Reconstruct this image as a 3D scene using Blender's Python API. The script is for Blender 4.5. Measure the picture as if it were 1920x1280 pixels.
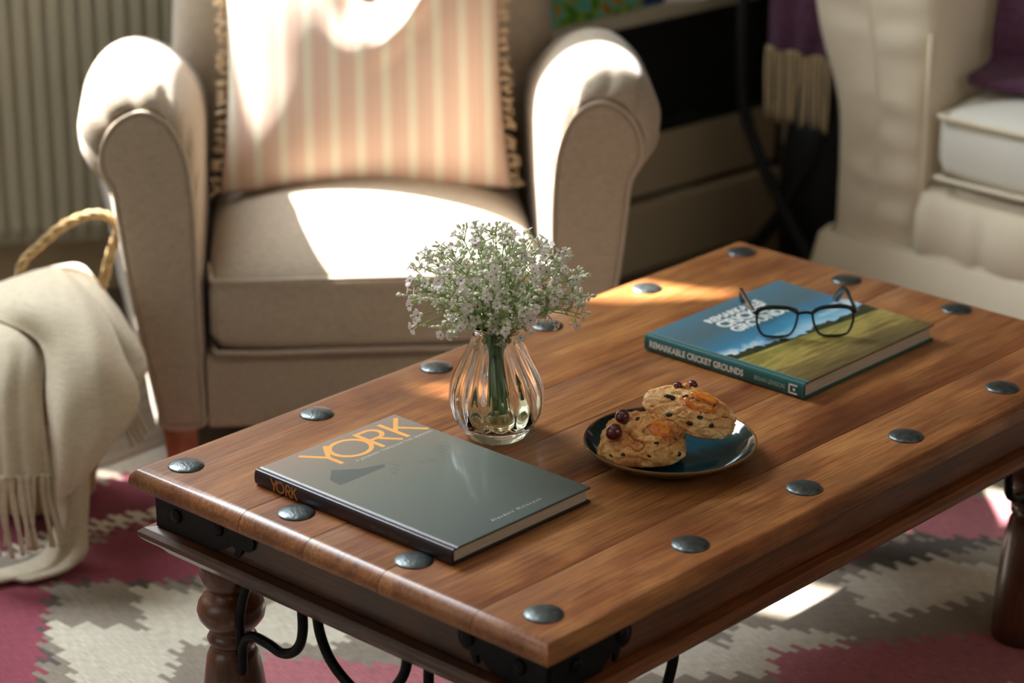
import bpy, bmesh, math, random
from mathutils import Vector, Matrix, noise
random.seed(7)
PI = math.pi
scene = bpy.context.scene
for o in list(bpy.data.objects): bpy.data.objects.remove(o)
COL = scene.collection

# ------------------------------------------------------------------ camera, light, exposure
cam_d = bpy.data.cameras.new('camera'); cam = bpy.data.objects.new('camera', cam_d); COL.objects.link(cam)
cam.location = (-1.6416, -1.4810, 1.5253)
cam.rotation_euler = (PI/2 - 0.3643, 0, -0.8227)
cam_d.sensor_width = 36; cam_d.lens = 4811.3/1920*36
cam_d.clip_start = 0.05; cam_d.clip_end = 60
cam_d.dof.use_dof = True; cam_d.dof.focus_distance = 2.80; cam_d.dof.aperture_fstop = 3.6
scene.camera = cam

w = bpy.data.worlds.new('sky'); scene.world = w; w.use_nodes = True
w.node_tree.nodes['Background'].inputs[0].default_value = (0.80, 0.90, 1.0, 1)
w.node_tree.nodes['Background'].inputs[1].default_value = 5.0

def lamp(name, kind, loc, target, energy, color, sx=1, sy=1, **kw):
    d = bpy.data.lights.new(name, kind); d.energy = energy; d.color = color
    if kind == 'AREA':
        d.shape = 'RECTANGLE'; d.size = sx; d.size_y = sy
    for k, v in kw.items(): setattr(d, k, v)
    o = bpy.data.objects.new(name, d); COL.objects.link(o); o.location = loc
    o.rotation_euler = (Vector(target)-Vector(loc)).to_track_quat('-Z', 'Y').to_euler()
    return o
SUN = Vector((-0.212, 0.661, 0.72)).normalized()
lamp('sun', 'SUN', tuple(SUN*6), (0, 0, 0), 38.0, (1.0, 0.98, 0.94), angle=0.012)
# daylight through the tall window over the radiator, plus two added fill lamps
NW = Vector((-0.616, -0.788, 0)); DW = Vector((-0.788, 0.616, 0)); A0 = Vector((1.013, 1.937, 0))
wc = A0 + DW*0.85 + Vector((0, 0, 1.75))
lamp('window_daylight', 'AREA', tuple(wc - NW*0.10), tuple(wc + NW*1.0 + Vector((0, 0, -0.45))), 210, (0.86, 0.94, 1.0), 1.5, 1.8)
lamp('side_fill', 'AREA', (-2.45, 1.3, 1.7), (0, 1.0, 0.9), 6, (0.86, 0.94, 1.0), 1.5, 1.6)  # weak fill added from the left, not a window of the room
lamp('front_fill', 'AREA', (0.6, -2.80, 1.9), (0.6, 0.6, 0.4), 9, (1.0, 0.95, 0.90), 2.2, 1.4)  # added fill from behind the viewer, no window there
scene.view_settings.view_transform = 'Standard'; scene.view_settings.look = 'None'
scene.view_settings.gamma = 1; scene.view_settings.use_curve_mapping = False
scene.view_settings.exposure = 0.15

# ------------------------------------------------------------------ material helpers
def S(r, g, b):
    f = lambda c: ((c/255+0.055)/1.055)**2.4 if c > 10 else c/255/12.92
    return (f(r), f(g), f(b), 1)
class NT:
    def __init__(s, name, **kw):
        s.m = bpy.data.materials.new(name); s.m.use_nodes = True; s.t = s.m.node_tree
        s.b = s.t.nodes['Principled BSDF']; s.out = s.t.nodes['Material Output']
        for k, v in kw.items(): s.set(k, v)
    def set(s, k, v):
        i = s.b.inputs[k.replace('_', ' ')]
        if hasattr(v, 'is_output') or isinstance(v, bpy.types.NodeSocket): s.t.links.new(v, i)
        else: i.default_value = v
    def n(s, typ, ins=None, **props):
        x = s.t.nodes.new('ShaderNode'+typ)
        for k, v in props.items(): setattr(x, k, v)
        for k, v in (ins or {}).items():
            i = x.inputs[k]
            if isinstance(v, bpy.types.NodeSocket): s.t.links.new(v, i)
            else: i.default_value = v
        return x
    def obj(s, scale=(1, 1, 1), loc=(0, 0, 0), rot=(0, 0, 0), kind='Object'):
        c = s.n('TexCoord'); m = s.n('Mapping', {0: c.outputs[kind], 1: loc, 2: rot, 3: scale}); return m.outputs[0]
    def noise(s, vec, scale, detail=4, rough=0.55, dist=0):
        return s.n('TexNoise', {'Vector': vec, 'Scale': scale, 'Detail': detail, 'Roughness': rough, 'Distortion': dist}).outputs['Fac']
    def ramp(s, fac, stops, interp='LINEAR'):
        r = s.n('ValToRGB', {0: fac}); cr = r.color_ramp; cr.interpolation = interp
        while len(cr.elements) < len(stops): cr.elements.new(0.5)
        for e, (p, c) in zip(cr.elements, stops): e.position = p; e.color = c
        return r.outputs[0]
    def mix(s, fac, a, b, mode='MIX'):
        x = s.n('Mix', {0: fac, 6: a, 7: b}, data_type='RGBA', blend_type=mode); return x.outputs[2]
    def math(s, op, a, b=0.0, clamp=False):
        return s.n('Math', {0: a, 1: b}, operation=op, use_clamp=clamp).outputs[0]
    def bump(s, h, strength=0.3, dist=0.001):
        s.set('Normal', s.n('Bump', {'Height': h, 'Strength': strength, 'Distance': dist}).outputs[0])
def plain(name, col, rough=0.5, metal=0.0, nscale=0, namp=0.15, bump=0, bscale=200, **kw):
    m = NT(name, Roughness=rough, Metallic=metal, **kw)
    v = m.obj()
    f = m.noise(v, nscale or 30, 3)
    d = tuple(c*(1-namp) for c in col[:3])+(1,); l = tuple(min(1, c*(1+namp)) for c in col[:3])+(1,)
    m.set('Base_Color', m.ramp(f, [(0.3, d), (0.7, l)]))
    if bump: m.bump(m.noise(v, bscale, 3), bump, 0.001)
    return m.m
def fabric(name, col, weave=900, amp=0.16, bump=0.5, cloud=0.06):
    m = NT(name, Roughness=0.92); m.set('Sheen_Weight', 0.15)
    v = m.obj()
    a = m.noise(m.obj((weave*0.12, weave*0.12, weave)), 1, 2)
    b = m.noise(m.obj((weave, weave, weave*0.12)), 1, 2)
    f = m.math('MULTIPLY', m.math('ADD', a, b), 0.5)
    g = m.noise(v, 7, 3)
    d = tuple(c*(1-amp) for c in col[:3])+(1,); l = tuple(min(1, c*(1+amp)) for c in col[:3])+(1,)
    c1 = m.ramp(f, [(0.35, d), (0.65, l)])
    c2 = m.mix(1.0, c1, m.ramp(g, [(0.3, (1-cloud,)*3+(1,)), (0.7, (1, 1, 1, 1))]), 'MULTIPLY')
    m.set('Base_Color', c2); m.bump(f, bump, 0.0012); return m.m

def wood(name, dark, mid, light, rough=0.34, grain=1.0, seed=0.0, axis='x', coat=0.25):
    m = NT(name, Roughness=rough); m.set('Coat_Weight', coat); m.set('Coat_Roughness', 0.22)
    sc = {'x': (1.1, 13, 13), 'y': (13, 1.1, 13), 'z': (13, 13, 1.3)}[axis]
    sf = {'x': (10, 330, 330), 'y': (330, 10, 330), 'z': (330, 330, 10)}[axis]
    inf = m.n('ObjectInfo').outputs['Random']
    off = m.n('CombineXYZ', {0: m.math('MULTIPLY', inf, 13.0), 1: m.math('MULTIPLY', inf, 7.0), 2: seed}).outputs[0]
    def vec(s):
        v = m.obj(s); return m.n('VectorMath', {0: v, 1: off}, operation='ADD').outputs[0]
    a = m.noise(vec(tuple(q*grain for q in sc)), 1, 6, 0.62, 1.3)
    b = m.noise(vec(sf), 1, 3, 0.6, 0.2)
    big = m.noise(vec(tuple(q*0.25 for q in sc)), 1.6, 3)
    c = m.ramp(a, [(0.22, dark), (0.42, mid), (0.62, light), (0.82, mid)])
    bl2 = m.noise(vec((3.2, 7, 7)), 1, 4, 0.6, 1.6); c = m.mix(0.5, c, m.ramp(bl2, [(0.36, tuple(x*1.25 for x in dark[:3])+(1,)), (0.5, mid), (0.66, light)]))
    c = m.mix(0.5, c, m.ramp(b, [(0.35, tuple(x*0.6 for x in dark[:3])+(1,)), (0.62, (1, 1, 1, 1))]), 'MULTIPLY')
    c = m.mix(0.75, c, m.ramp(big, [(0.35, (0.50, 0.45, 0.42, 1)), (0.65, (1.0, 1, 1, 1))]), 'MULTIPLY')
    m.set('Base_Color', c)
    m.set('Roughness', m.ramp(a, [(0.2, (rough*0.85,)*3+(1,)), (0.8, (rough*1.25,)*3+(1,))]))
    m.bump(m.math('ADD', m.math('MULTIPLY', a, 0.7), m.math('MULTIPLY', b, 0.3)), 0.18, 0.002)
    return m.m

# ------------------------------------------------------------------ mesh helpers
def link(name, me, mat, parent=None, smooth=True):
    o = bpy.data.objects.new(name, me); COL.objects.link(o)
    if mat: 
        me.materials.clear(); me.materials.append(mat)
    if parent: o.parent = parent
    for p in me.polygons: p.use_smooth = smooth
    return o
def frompy(name, V, F, mat, parent=None, smooth=True):
    me = bpy.data.meshes.new(name); me.from_pydata([tuple(v) for v in V], [], F); me.validate(); 
    bm = bmesh.new(); bm.from_mesh(me); bmesh.ops.recalc_face_normals(bm, faces=bm.faces); bm.to_mesh(me); bm.free()
    return link(name, me, mat, parent, smooth)
def frombm(name, bm, mat, parent=None, smooth=False):
    me = bpy.data.meshes.new(name); bm.normal_update(); bm.to_mesh(me); bm.free()
    return link(name, me, mat, parent, smooth)
def boxbm(x0, x1, y0, y1, z0, z1, bev=0, seg=2, bm=None):
    b = bmesh.new()
    bmesh.ops.create_cube(b, size=1)
    for v in b.verts: v.co = Vector(((x0+x1)/2+v.co.x*(x1-x0), (y0+y1)/2+v.co.y*(y1-y0), (z0+z1)/2+v.co.z*(z1-z0)))
    if bev: bmesh.ops.bevel(b, geom=b.edges[:], offset=bev, segments=seg, affect='EDGES', profile=0.5)
    if bm is None: return b
    me = bpy.data.meshes.new('t'); b.to_mesh(me); bm.from_mesh(me); bpy.data.meshes.remove(me); b.free(); return bm
def box(name, x0, x1, y0, y1, z0, z1, mat, parent=None, bev=0, seg=2, smooth=False):
    return frombm(name, boxbm(x0, x1, y0, y1, z0, z1, bev, seg), mat, parent, smooth or bev > 0 and seg > 2)
def lathe(prof, seg=48, flute=None):
    V, F = [], []; n = len(prof)
    for i in range(seg):
        a = 2*PI*i/seg
        for j, (r, z) in enumerate(prof):
            rr = r*(flute(a, z) if flute else 1); V.append((rr*math.cos(a), rr*math.sin(a), z))
    for i in range(seg):
        k = (i+1) % seg
        for j in range(n-1):
            F.append((i*n+j, k*n+j, k*n+j+1, i*n+j+1))
    b0 = len(V); V.append((0, 0, prof[0][1])); V.append((0, 0, prof[-1][1]))
    for i in range(seg):
        k = (i+1) % seg
        F.append((b0, k*n, i*n)); F.append((b0+1, i*n+n-1, k*n+n-1))
    return V, F
def spline(P, n, closed=False):
    P = [Vector(p) for p in P]; m = len(P); out = []
    segs = m if closed else m-1
    for i in range(n):
        t = i/(n if closed else n-1)*segs; k = min(int(t), segs-1); u = t-k
        g = (lambda q: P[q % m]) if closed else (lambda q: P[max(0, min(m-1, q))])
        p0, p1, p2, p3 = g(k-1), g(k), g(k+1), g(k+2)
        out.append(0.5*((2*p1)+(p2-p0)*u+(2*p0-5*p1+4*p2-p3)*u*u+(3*p1-p0-3*p2+p3)*u**3))
    return out
def tubegeo(P, r, seg=10, closed=False, cap=True, flat=1.0):
    P = [Vector(p) for p in P]; n = len(P); V, F = [], []
    N = None
    for i, p in enumerate(P):
        a = P[(i-1) % n] if (closed or i > 0) else p; b = P[(i+1) % n] if (closed or i < n-1) else p
        t = (b-a).normalized()
        if N is None:
            N = t.orthogonal().normalized()
        N = (N - t*N.dot(t)).normalized(); B = t.cross(N)
        rr = r(i/(n-1)) if callable(r) else r
        for k in range(seg):
            an = 2*PI*k/seg; V.append(p+N*math.cos(an)*rr+B*math.sin(an)*rr*flat)
    m = n if closed else n-1
    for i in range(m):
        j = (i+1) % n
        for k in range(seg):
            l = (k+1) % seg; F.append((i*seg+k, i*seg+l, j*seg+l, j*seg+k))
    if not closed and cap:
        F.append(tuple(range(seg-1, -1, -1))); F.append(tuple(range((n-1)*seg, n*seg)))
    return V, F
def tube(name, P, r, mat, parent=None, seg=10, closed=False, n=None, flat=1.0):
    if n: P = spline(P, n, closed)
    V, F = tubegeo(P, r, seg, closed, flat=flat); return frompy(name, V, F, mat, parent)
class Acc:
    def __init__(s): s.V = []; s.F = []
    def add(s, V, F):
        b = len(s.V); s.V += [tuple(v) for v in V]; s.F += [tuple(i+b for i in f) for f in F]
    def make(s, name, mat, parent=None, smooth=True): return frompy(name, s.V, s.F, mat, parent, smooth)
def grid(rows, n, m):
    """smooth surface through a grid of control points"""
    R = [spline(r, m) for r in rows]; cols = [spline([R[i][j] for i in range(len(R))], n) for j in range(m)]
    V = [cols[j][i] for i in range(n) for j in range(m)]
    F = [(i*m+j, i*m+j+1, (i+1)*m+j+1, (i+1)*m+j) for i in range(n-1) for j in range(m-1)]
    return V, F
def loft(secs, cap=True):
    n = len(secs[0]); V = [v for s in secs for v in s]; F = []
    for i in range(len(secs)-1):
        for j in range(n):
            k = (j+1) % n; F.append((i*n+j, i*n+k, (i+1)*n+k, (i+1)*n+j))
    if cap: F.append(tuple(range(n))); F.append(tuple(reversed(range((len(secs)-1)*n, len(secs)*n))))
    return V, F
def prism(poly, h0, h1, plane='xy'):
    V = [(x, y, h0) for x, y in poly]+[(x, y, h1) for x, y in poly]; n = len(poly)
    if plane == 'xz': V = [(x, h, y) for x, y, h in V]
    if plane == 'yz': V = [(h, x, y) for x, y, h in V]
    F = [tuple(range(n)), tuple(range(n, 2*n))]+[(i, (i+1) % n, n+(i+1) % n, n+i) for i in range(n)]
    return V, F
def thing(name, label, cat, loc=(0, 0, 0), rz=0, group=None):
    o = bpy.data.objects.new(name, None); COL.objects.link(o); o.empty_display_size = 0.05
    o.location = loc; o.rotation_euler = (0, 0, rz); o['label'] = label; o['category'] = cat
    if group: o['group'] = group
    return o
def tag(o, label, cat, group=None):
    o['label'] = label; o['category'] = cat
    if group: o['group'] = group
    return o
def struct(o): o['kind'] = 'structure'; return o
def solid(o, t, off=0):
    m = o.modifiers.new('thickness', 'SOLIDIFY'); m.thickness = t; m.offset = off; return o
def text(name, body, size, mat, parent, origin, ux, uy, depth=0.0002, align='LEFT', spacing=1.0, xs=1.0, bold=0.0):
    c = bpy.data.curves.new(name, 'FONT'); c.body = body; c.size = size; c.align_x = align; c.extrude = depth
    c.space_character = spacing; c.offset = bold; c.resolution_u = 4
    t = bpy.data.objects.new(name, c); COL.objects.link(t)
    dg = bpy.context.evaluated_depsgraph_get(); dg.update()
    me = bpy.data.meshes.new_from_object(t.evaluated_get(dg)); bpy.data.objects.remove(t)
    ux = Vector(ux); uy = Vector(uy); uz = ux.cross(uy)
    M = Matrix((ux*xs, uy, uz)).transposed().to_4x4(); M.translation = Vector(origin); me.transform(M)
    return link(name, me, mat, parent, False)

# ------------------------------------------------------------------ materials
M = {}
wd, wm, wl = S(92, 44, 20), S(162, 94, 48), S(216, 150, 86)
M['top'] = wood('sheesham_top', wd, wm, wl, 0.36, axis='x')
M['apron'] = wood('sheesham_apron', S(64, 32, 16), S(122, 66, 33), S(160, 92, 48), 0.34, axis='x')
M['apron_y'] = wood('sheesham_apron_shade', S(46, 24, 14), S(84, 46, 25), S(116, 68, 38), 0.34, axis='y')  # end boards: same sheesham with shade painted into its colour
M['leg'] = wood('sheesham_leg', S(50, 26, 15), S(98, 52, 28), S(128, 72, 40), 0.28, axis='z', coat=0.5)
M['iron'] = plain('black_iron', S(26, 27, 30), 0.42, 0.8, 60, 0.3, 0.4, 300)
M['stud'] = plain('grey_iron_stud', S(100, 106, 106), 0.36, 0.9, 160, 0.35, 0.6, 260)
M['linen'] = fabric('cream_linen', S(176, 160, 140), 700)
M['linen_p'] = fabric('cream_linen_piping', S(186, 170, 150), 900)
M['sofa'] = fabric('sofa_cotton', S(244, 230, 204), 1200, 0.06, 0.25)
M['sofa_c'] = fabric('sofa_cushion_cotton', S(240, 236, 222), 1200, 0.06, 0.25)
M['block'] = wood('chair_leg_wood', S(140, 94, 56), S(186, 130, 82), S(206, 150, 100), 0.4, axis='z')
M['wall'] = plain('wall_paint', S(198, 188, 166), 0.85, 0, 3, 0.03)
M['wall2'] = plain('wall_paint_taupe', S(160, 148, 130), 0.85, 0, 3, 0.03)
M['ceil'] = plain('ceiling_paint', S(225, 220, 210), 0.9, 0, 3, 0.02)
M['skirt'] = plain('skirting_paint', S(196, 178, 146), 0.6, 0, 3, 0.03)
M['rad'] = plain('radiator_enamel', S(192, 188, 168), 0.4, 0, 3, 0.02)
M['black'] = plain('black_lacquer', S(18, 19, 20), 0.6, 0, 10, 0.1)
M['paper'] = None
def paper_mat():
    m = NT('page_block', Roughness=0.9); v = m.obj((30, 30, 2600)); f = m.noise(v, 1, 2)
    m.set('Base_Color', m.ramp(f, [(0.3, S(176, 160, 136)), (0.7, S(226, 212, 190))])); m.bump(f, 0.4, 0.0006); return m.m
M['paper'] = paper_mat()

# ------------------------------------------------------------------ room shell
fl = NT('floor_boards', Roughness=0.5)
a = fl.noise(fl.obj((3, 30, 1)), 1, 5, 0.6, 0.6); fl.set('Base_Color', fl.ramp(a, [(0.3, S(70, 56, 42)), (0.7, S(112, 92, 70))]))
fo = bpy.data.objects.new('floor', None); COL.objects.link(fo); struct(fo); fo['label'] = 'brown wooden floor boards under the rug'
for i in range(36):
    y0 = -3.0+i*0.1667
    bb = box('plank', -2.6, 3.4, y0+0.0012, y0+0.1655, -0.022, 0, fl.m, fo)
ce = struct(box('ceiling', -2.7, 3.5, -3.1, 3.1, 3.3, 3.4, M['ceil']))
ce['label'] = 'plain white ceiling'
def wallbox(name, x0, x1, y0, y1, z0=0, z1=3.3, label=''):
    o = struct(box(name, x0, x1, y0, y1, z0, z1, M['wall'] if name == 'wall_back' else M['wall2'])); o['label'] = label; return o
wallbox('wall_right', 3.4, 3.5, -3.0, 1.6, label='plain beige wall behind the sofa')
wallbox('wall_front', -2.7, 3.5, -3.1, -3.0, label='plain beige wall behind the viewer')
wallbox('wall_side', -2.7, -2.6, -3.0, 3.0, label='plain beige wall on the left')
wallbox('wall_far', -2.6, -0.5, 3.0, 3.1, label='plain beige wall left of the bay')
wallbox('wall_back', 1.45, 3.5, 1.62, 1.72, label='shaded beige wall behind the low media cabinet')
# bay wall with tall window; local frame: x along wall (to viewer right), y outward
ang = math.atan2(-DW.y, -DW.x)
def bayobj(name):
    o = bpy.data.objects.new(name, None); COL.objects.link(o); o.location = tuple(A0); o.rotation_euler = (0, 0, ang); return o
bay = bmesh.new()
WX0, WX1, WZ0, WZ1 = -1.45, -0.38, 0.86, 3.00
for (x0, x1, z0, z1) in ((-2.0, WX0, 0, 3.3), (WX1, 0.52, 0, 3.3), (WX0, WX1, 0, WZ0), (WX0, WX1, WZ1, 3.3)):
    boxbm(x0, x1, 0.02, 0.12, z0, z1, bm=bay)
wl_ = frombm('wall_left', bay, M['wall']); wl_.location = tuple(A0); wl_.rotation_euler = (0, 0, ang); struct(wl_)
wl_['label'] = 'beige wall of the bay behind the radiator'
wf = bmesh.new()
for (x0, x1, z0, z1) in ((WX0, WX0+.05, WZ0, WZ1), (WX1-.05, WX1, WZ0, WZ1), (WX0, WX1, WZ0, WZ0+.05), (WX0, WX1, WZ1-.05, WZ1)):
    boxbm(x0, x1, 0.03, 0.09, z0, z1, 0.004, 1, wf)
wfo = frombm('window_1', wf, M['rad']); wfo.location = tuple(A0); wfo.rotation_euler = (0, 0, ang); struct(wfo)
wfo['label'] = 'tall white window frame above the radiator'
for nm, z0, z1, y0 in (('baseboard_left', 0, 0.12, 0.0), ):
    bo = box(nm, -2.0, 0.50, y0-0.004, 0.018, 0.0, z1, M['skirt'], None, 0.004, 2); bo.location = tuple(A0); bo.rotation_euler = (0, 0, ang); struct(bo)
    bo['label'] = 'painted skirting board below the radiator'

rb = thing('sun_blocker', 'unseen added blind drawn a little way down the tall bay window', 'blocker', tuple(A0), ang)  # unseen sheet added to cut the table sun patch to size
box('cloth', -1.25, WX1-0.06, 0.095, 0.098, 2.44, 2.93, M['ceil'], rb); box('blocker_bar', -1.25, WX1-0.06, 0.091, 0.102, 2.41, 2.44, M['rad'], rb)
cs = thing('sun_occluder', 'unseen added shutter panels closing the lower part of the bay window', 'occluder', tuple(A0), ang)  # unseen panels added to block sun from the floor by the armchair
for k in range(3):
    xx = WX0+0.052+k*0.323; box('panel', xx, xx+0.320, 0.095, 0.112, 0.915, 1.80, M['rad'], cs, 0.003, 1)
# radiator: ribbed panel
rad = thing('radiator', 'pale ribbed panel radiator on the wall at the left behind the armchair', 'radiator', tuple(A0), ang)
rx0, rx1 = -0.75, 0.22
acc = []
npl = 0; x = rx0; pitch = 0.0275
poly = []
while x < rx1:
    poly += [(x, -0.105), (x+0.004, -0.110), (x+0.019, -0.110), (x+0.023, -0.105), (x+0.0252, -0.098)]; x += pitch
poly = [(rx0, -0.070)]+poly+[(rx1, -0.070)]
secs = []
for z, s in ((0.118, 0.0), (0.125, 0.35), (0.150, 1.0), (0.66, 1.0), (0.685, .35), (0.70, 0)):
    secs.append([(px, -0.092+(py+0.092)*s if py < -0.09 else py, z) for px, py in poly])
V, F = loft(secs); frompy('front_panel', V, F, M['rad'], rad, False)
box('top_grille', rx0-.004, rx1+.004, -0.112, -0.02, 0.702, 0.716, M['rad'], rad, 0.003, 2)
box('side_panel', rx0-.006, rx0-.001, -0.104, -0.02, 0.12, 0.700, M['rad'], rad, 0.002, 1)
box('side_panel', rx1+.001, rx1+.006, -0.104, -0.02, 0.12, 0.700, M['rad'], rad, 0.002, 1)
tube('pipe', [(-0.30, -0.05, 0.125), (-0.30, -0.05, 0.002)], 0.0075, M['rad'], rad)
tube('bracket', [(0.1, -0.068, 0.3), (0.1, 0.019, 0.3)], 0.01, M['rad'], rad)

# ------------------------------------------------------------------ kilim rug, woven pattern as coloured cells
rugc = [S(150, 138, 122), S(214, 204, 184), S(150, 70, 86), S(184, 112, 118), S(94, 86, 80), S(112, 44, 58)]
def rugmat(i, c):
    m = NT('kilim_%d' % i, Roughness=0.95)
    v = m.obj((650, 60, 1)); f = m.noise(v, 1, 3); g = m.noise(m.obj((9, 9, 1)), 1, 3)
    d = tuple(x*0.62 for x in c[:3])+(1,); l = tuple(min(1, x*1.2) for x in c[:3])+(1,)
    col = m.ramp(f, [(0.3, d), (0.7, l)])
    m.set('Base_Color', m.mix(0.35, col, m.ramp(g, [(0.3, (.55, .55, .55, 1)), (0.7, (1, 1, 1, 1))]), 'MULTIPLY'))
    m.bump(m.noise(m.obj((500, 220, 1)), 1, 2), 0.7, 0.002); return m.m
rmats = [rugmat(i, c) for i, c in enumerate(rugc)]
polys = [  # (colour, polygon in floor metres), later ones win
 (5, [(0.30, 1.30), (0.52, 1.27), (0.60, 1.15), (0.45, 1.10), (0.28, 1.16), (0.1, 1.25)]),
 (2, [(0.05, 1.22), (0.17, 1.12), (0.27, 1.11), (0.36, 1.13), (0.46, 1.11), (0.62, 0.98), (0.36, 0.93), (0.31, 0.95), (0.20, 1.07), (0.02, 0.86), (-0.06, 0.80), (-0.2, 0.9), (-0.2, 1.2)]),
 (1, [(0.24, 1.19), (0.34, 1.18), (0.44, 1.15), (0.56, 1.08), (0.66, 0.99), (0.60, 1.02), (0.46, 1.11), (0.34, 1.15), (0.2, 1.16)]),
 (1, [(0.27, 0.98), (0.36, 0.80), (0.43, 0.66), (0.33, 0.66), (0.26, 0.76), (0.20, 0.80), (0.10, 0.72), (0.0, 0.74), (0.07, 0.86), (0.12, 0.98), (0.20, 0.87)]),
 (3, [(0.10, 0.66), (0.24, 0.72), (0.38, 0.52), (0.42, 0.34), (0.30, 0.30), (0.16, 0.42)]),
 (1, [(0.42, 0.62), (0.56, 0.50), (0.66, 0.33), (0.66, 0.20), (0.57, 0.28), (0.46, 0.42)]),
 (1, [(0.60, 0.26), (0.72, 0.32), (0.80, 0.20), (0.70, 0.14)]),
 (3, [(0.70, 0.24), (0.82, 0.15), (0.98, 0.04), (1.06, -0.05), (0.84, -0.10), (0.60, 0.08), (0.62, 0.18)]),
 (1, [(0.40, 0.20), (0.58, 0.17), (0.62, 0.10), (0.5, 0.0), (0.36, 0.05)]),
 (1, [(0.92, 0.30), (1.06, 0.26), (1.12, 0.10), (0.98, 0.14), (0.86, 0.20)]),
 (4, [(0.92, 0.36), (1.05, 0.33), (1.22, 0.20), (1.12, 0.22), (1.0, 0.27)]),
 (3, [(1.04, 0.44), (1.20, 0.40), (1.36, 0.22), (1.26, 0.14), (1.14, 0.26)]),
 (2, [(0.93, 0.41), (1.01, 0.38), (1.02, 0.32), (0.95, 0.34)]),
 (1, [(1.30, 0.50), (1.44, 0.42), (1.6, 0.2), (1.5, 0.1), (1.36, 0.32)]),
 (0, [(0.7, -0.12), (1.0, -0.12), (0.9, -0.3), (0.6, -0.2)]),
 (1, [(0.78, 0.00), (0.93, -0.10), (0.90, -0.13), (0.75, -0.03)]),
]
def inside(p, P):
    x, y = p; c = False; n = len(P)
    for i in range(n):
        x1, y1 = P[i]; x2, y2 = P[(i+1) % n]
        if (y1 > y) != (y2 > y) and x < (x2-x1)*(y-y1)/(y2-y1)+x1: c = not c
    return c
RX0, RX1, RY0, RY1, CS = -0.85, 1.62, -1.1, 1.32, 0.0085
nx = int((RX1-RX0)/CS); ny = int((RY1-RY0)/CS)
V = []; F = []; MI = []
for j in range(ny+1):
    for i in range(nx+1):
        x = RX0+i*CS; y = RY0+j*CS; V.append((x, y, 0.0065+0.0008*math.sin(x*9)*math.sin(y*7)))
for j in range(ny):
    for i in range(nx):
        x = RX0+(i+.5)*CS; y = RY0+(j+.5)*CS
        ph = (x/0.026) % 1.0
        tooth = (0.5-abs(ph-0.5))*2*0.034 - 0.017
        yy = y + tooth; xx = x
        c = 0
        hit = False
        for cc, P in polys:
            if inside((xx, yy), P): c = cc; hit = True
        if not hit:
            q = (xx+yy*0.9+10) % 0.62; r = (xx-yy*0.9+10) % 0.62
            if yy < -0.15 or xx < -0.15: c = 1 if abs(q-.31)+abs(r-.31) < .2 else (2 if abs(q-.31)+abs(r-.31) > .46 else 0)
            else:
                # dark woven outline next to coloured areas
                c = 0
                if any(cc in (2, 3) and inside((xx, yy+0.022), P) for cc, P in polys): c = 4 if ((x/0.026) % 2) < 1 else 0
        F.append((j*(nx+1)+i, j*(nx+1)+i+1, (j+1)*(nx+1)+i+1, (j+1)*(nx+1)+i)); MI.append(c)
b0 = len(V)
# thin edge and underside
V += [(RX0, RY0, 0.0005), (RX1, RY0, 0.0005), (RX1, RY1, 0.0005), (RX0, RY1, 0.0005)]
c4 = [0, nx, (ny+1)*(nx+1)-1, ny*(nx+1)]
F.append((b0+3, b0+2, b0+1, b0)); MI.append(0)
for k in range(4): F.append((c4[k], b0+k, b0+(k+1) % 4, c4[(k+1) % 4])); MI.append(0)
me = bpy.data.meshes.new('rug'); me.from_pydata(V, [], F)
for mm in rmats: me.materials.append(mm)
me.polygons.foreach_set('material_index', MI); me.update()
rug = bpy.data.objects.new('rug', me); COL.objects.link(rug)
tag(rug, 'flat-woven kilim rug in taupe, cream and pink zigzags under the coffee table', 'rug')

# ------------------------------------------------------------------ coffee table
TZ = 0.40
X0, X1, Y0, Y1 = -0.046, 1.028, -0.046, 0.572
tab = thing('coffee_table', 'brown wooden coffee table with iron studs and turned legs on the rug', 'table', (0, 0, 0))
seams = [Y0, 0.055, 0.183, 0.293, 0.392, Y1]
for i in range(5):
    y0, y1 = seams[i], seams[i+1]
    g = 0.0004
    b = boxbm(X0, X1, y0+(g if i else 0), y1-(g if i < 4 else 0), TZ-0.024, TZ)
    oe = [e for e in b.edges if all(v.co.z > TZ-.001 for v in e.verts) and (
        all(abs(v.co.x-X0) < 1e-4 for v in e.verts) or all(abs(v.co.x-X1) < 1e-4 for v in e.verts) or
        (i == 0 and all(abs(v.co.y-Y0) < 1e-4 for v in e.verts)) or (i == 4 and all(abs(v.co.y-Y1) < 1e-4 for v in e.verts)))]
    lo = [e for e in b.edges if all(v.co.z < TZ-.02 for v in e.verts) and (
        all(abs(v.co.x-X0) < 1e-4 for v in e.verts) or all(abs(v.co.x-X1) < 1e-4 for v in e.verts) or
        (i == 0 and all(abs(v.co.y-Y0) < 1e-4 for v in e.verts)) or (i == 4 and all(abs(v.co.y-Y1) < 1e-4 for v in e.verts)))]
    bmesh.ops.bevel(b, geom=oe, offset=0.0165, segments=7, affect='EDGES', profile=0.5)
    bmesh.ops.bevel(b, geom=[e for e in lo if e.is_valid], offset=0.005, segments=3, affect='EDGES', profile=0.5)
    se = [e for e in b.edges if all(v.co.z > TZ-.0002 for v in e.verts) and abs(e.verts[0].co.y-e.verts[1].co.y) < 1e-5 and (
          (i > 0 and abs(e.verts[0].co.y-y0-g) < 1e-5) or (i < 4 and abs(e.verts[0].co.y-y1+g) < 1e-5))]
    bmesh.ops.bevel(b, geom=se, offset=0.0009, segments=2, affect='EDGES', profile=0.5)
    p = frombm('plank', b, M['top'], tab, True)
    p.data.set_sharp_from_angle(angle=0.55)
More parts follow.
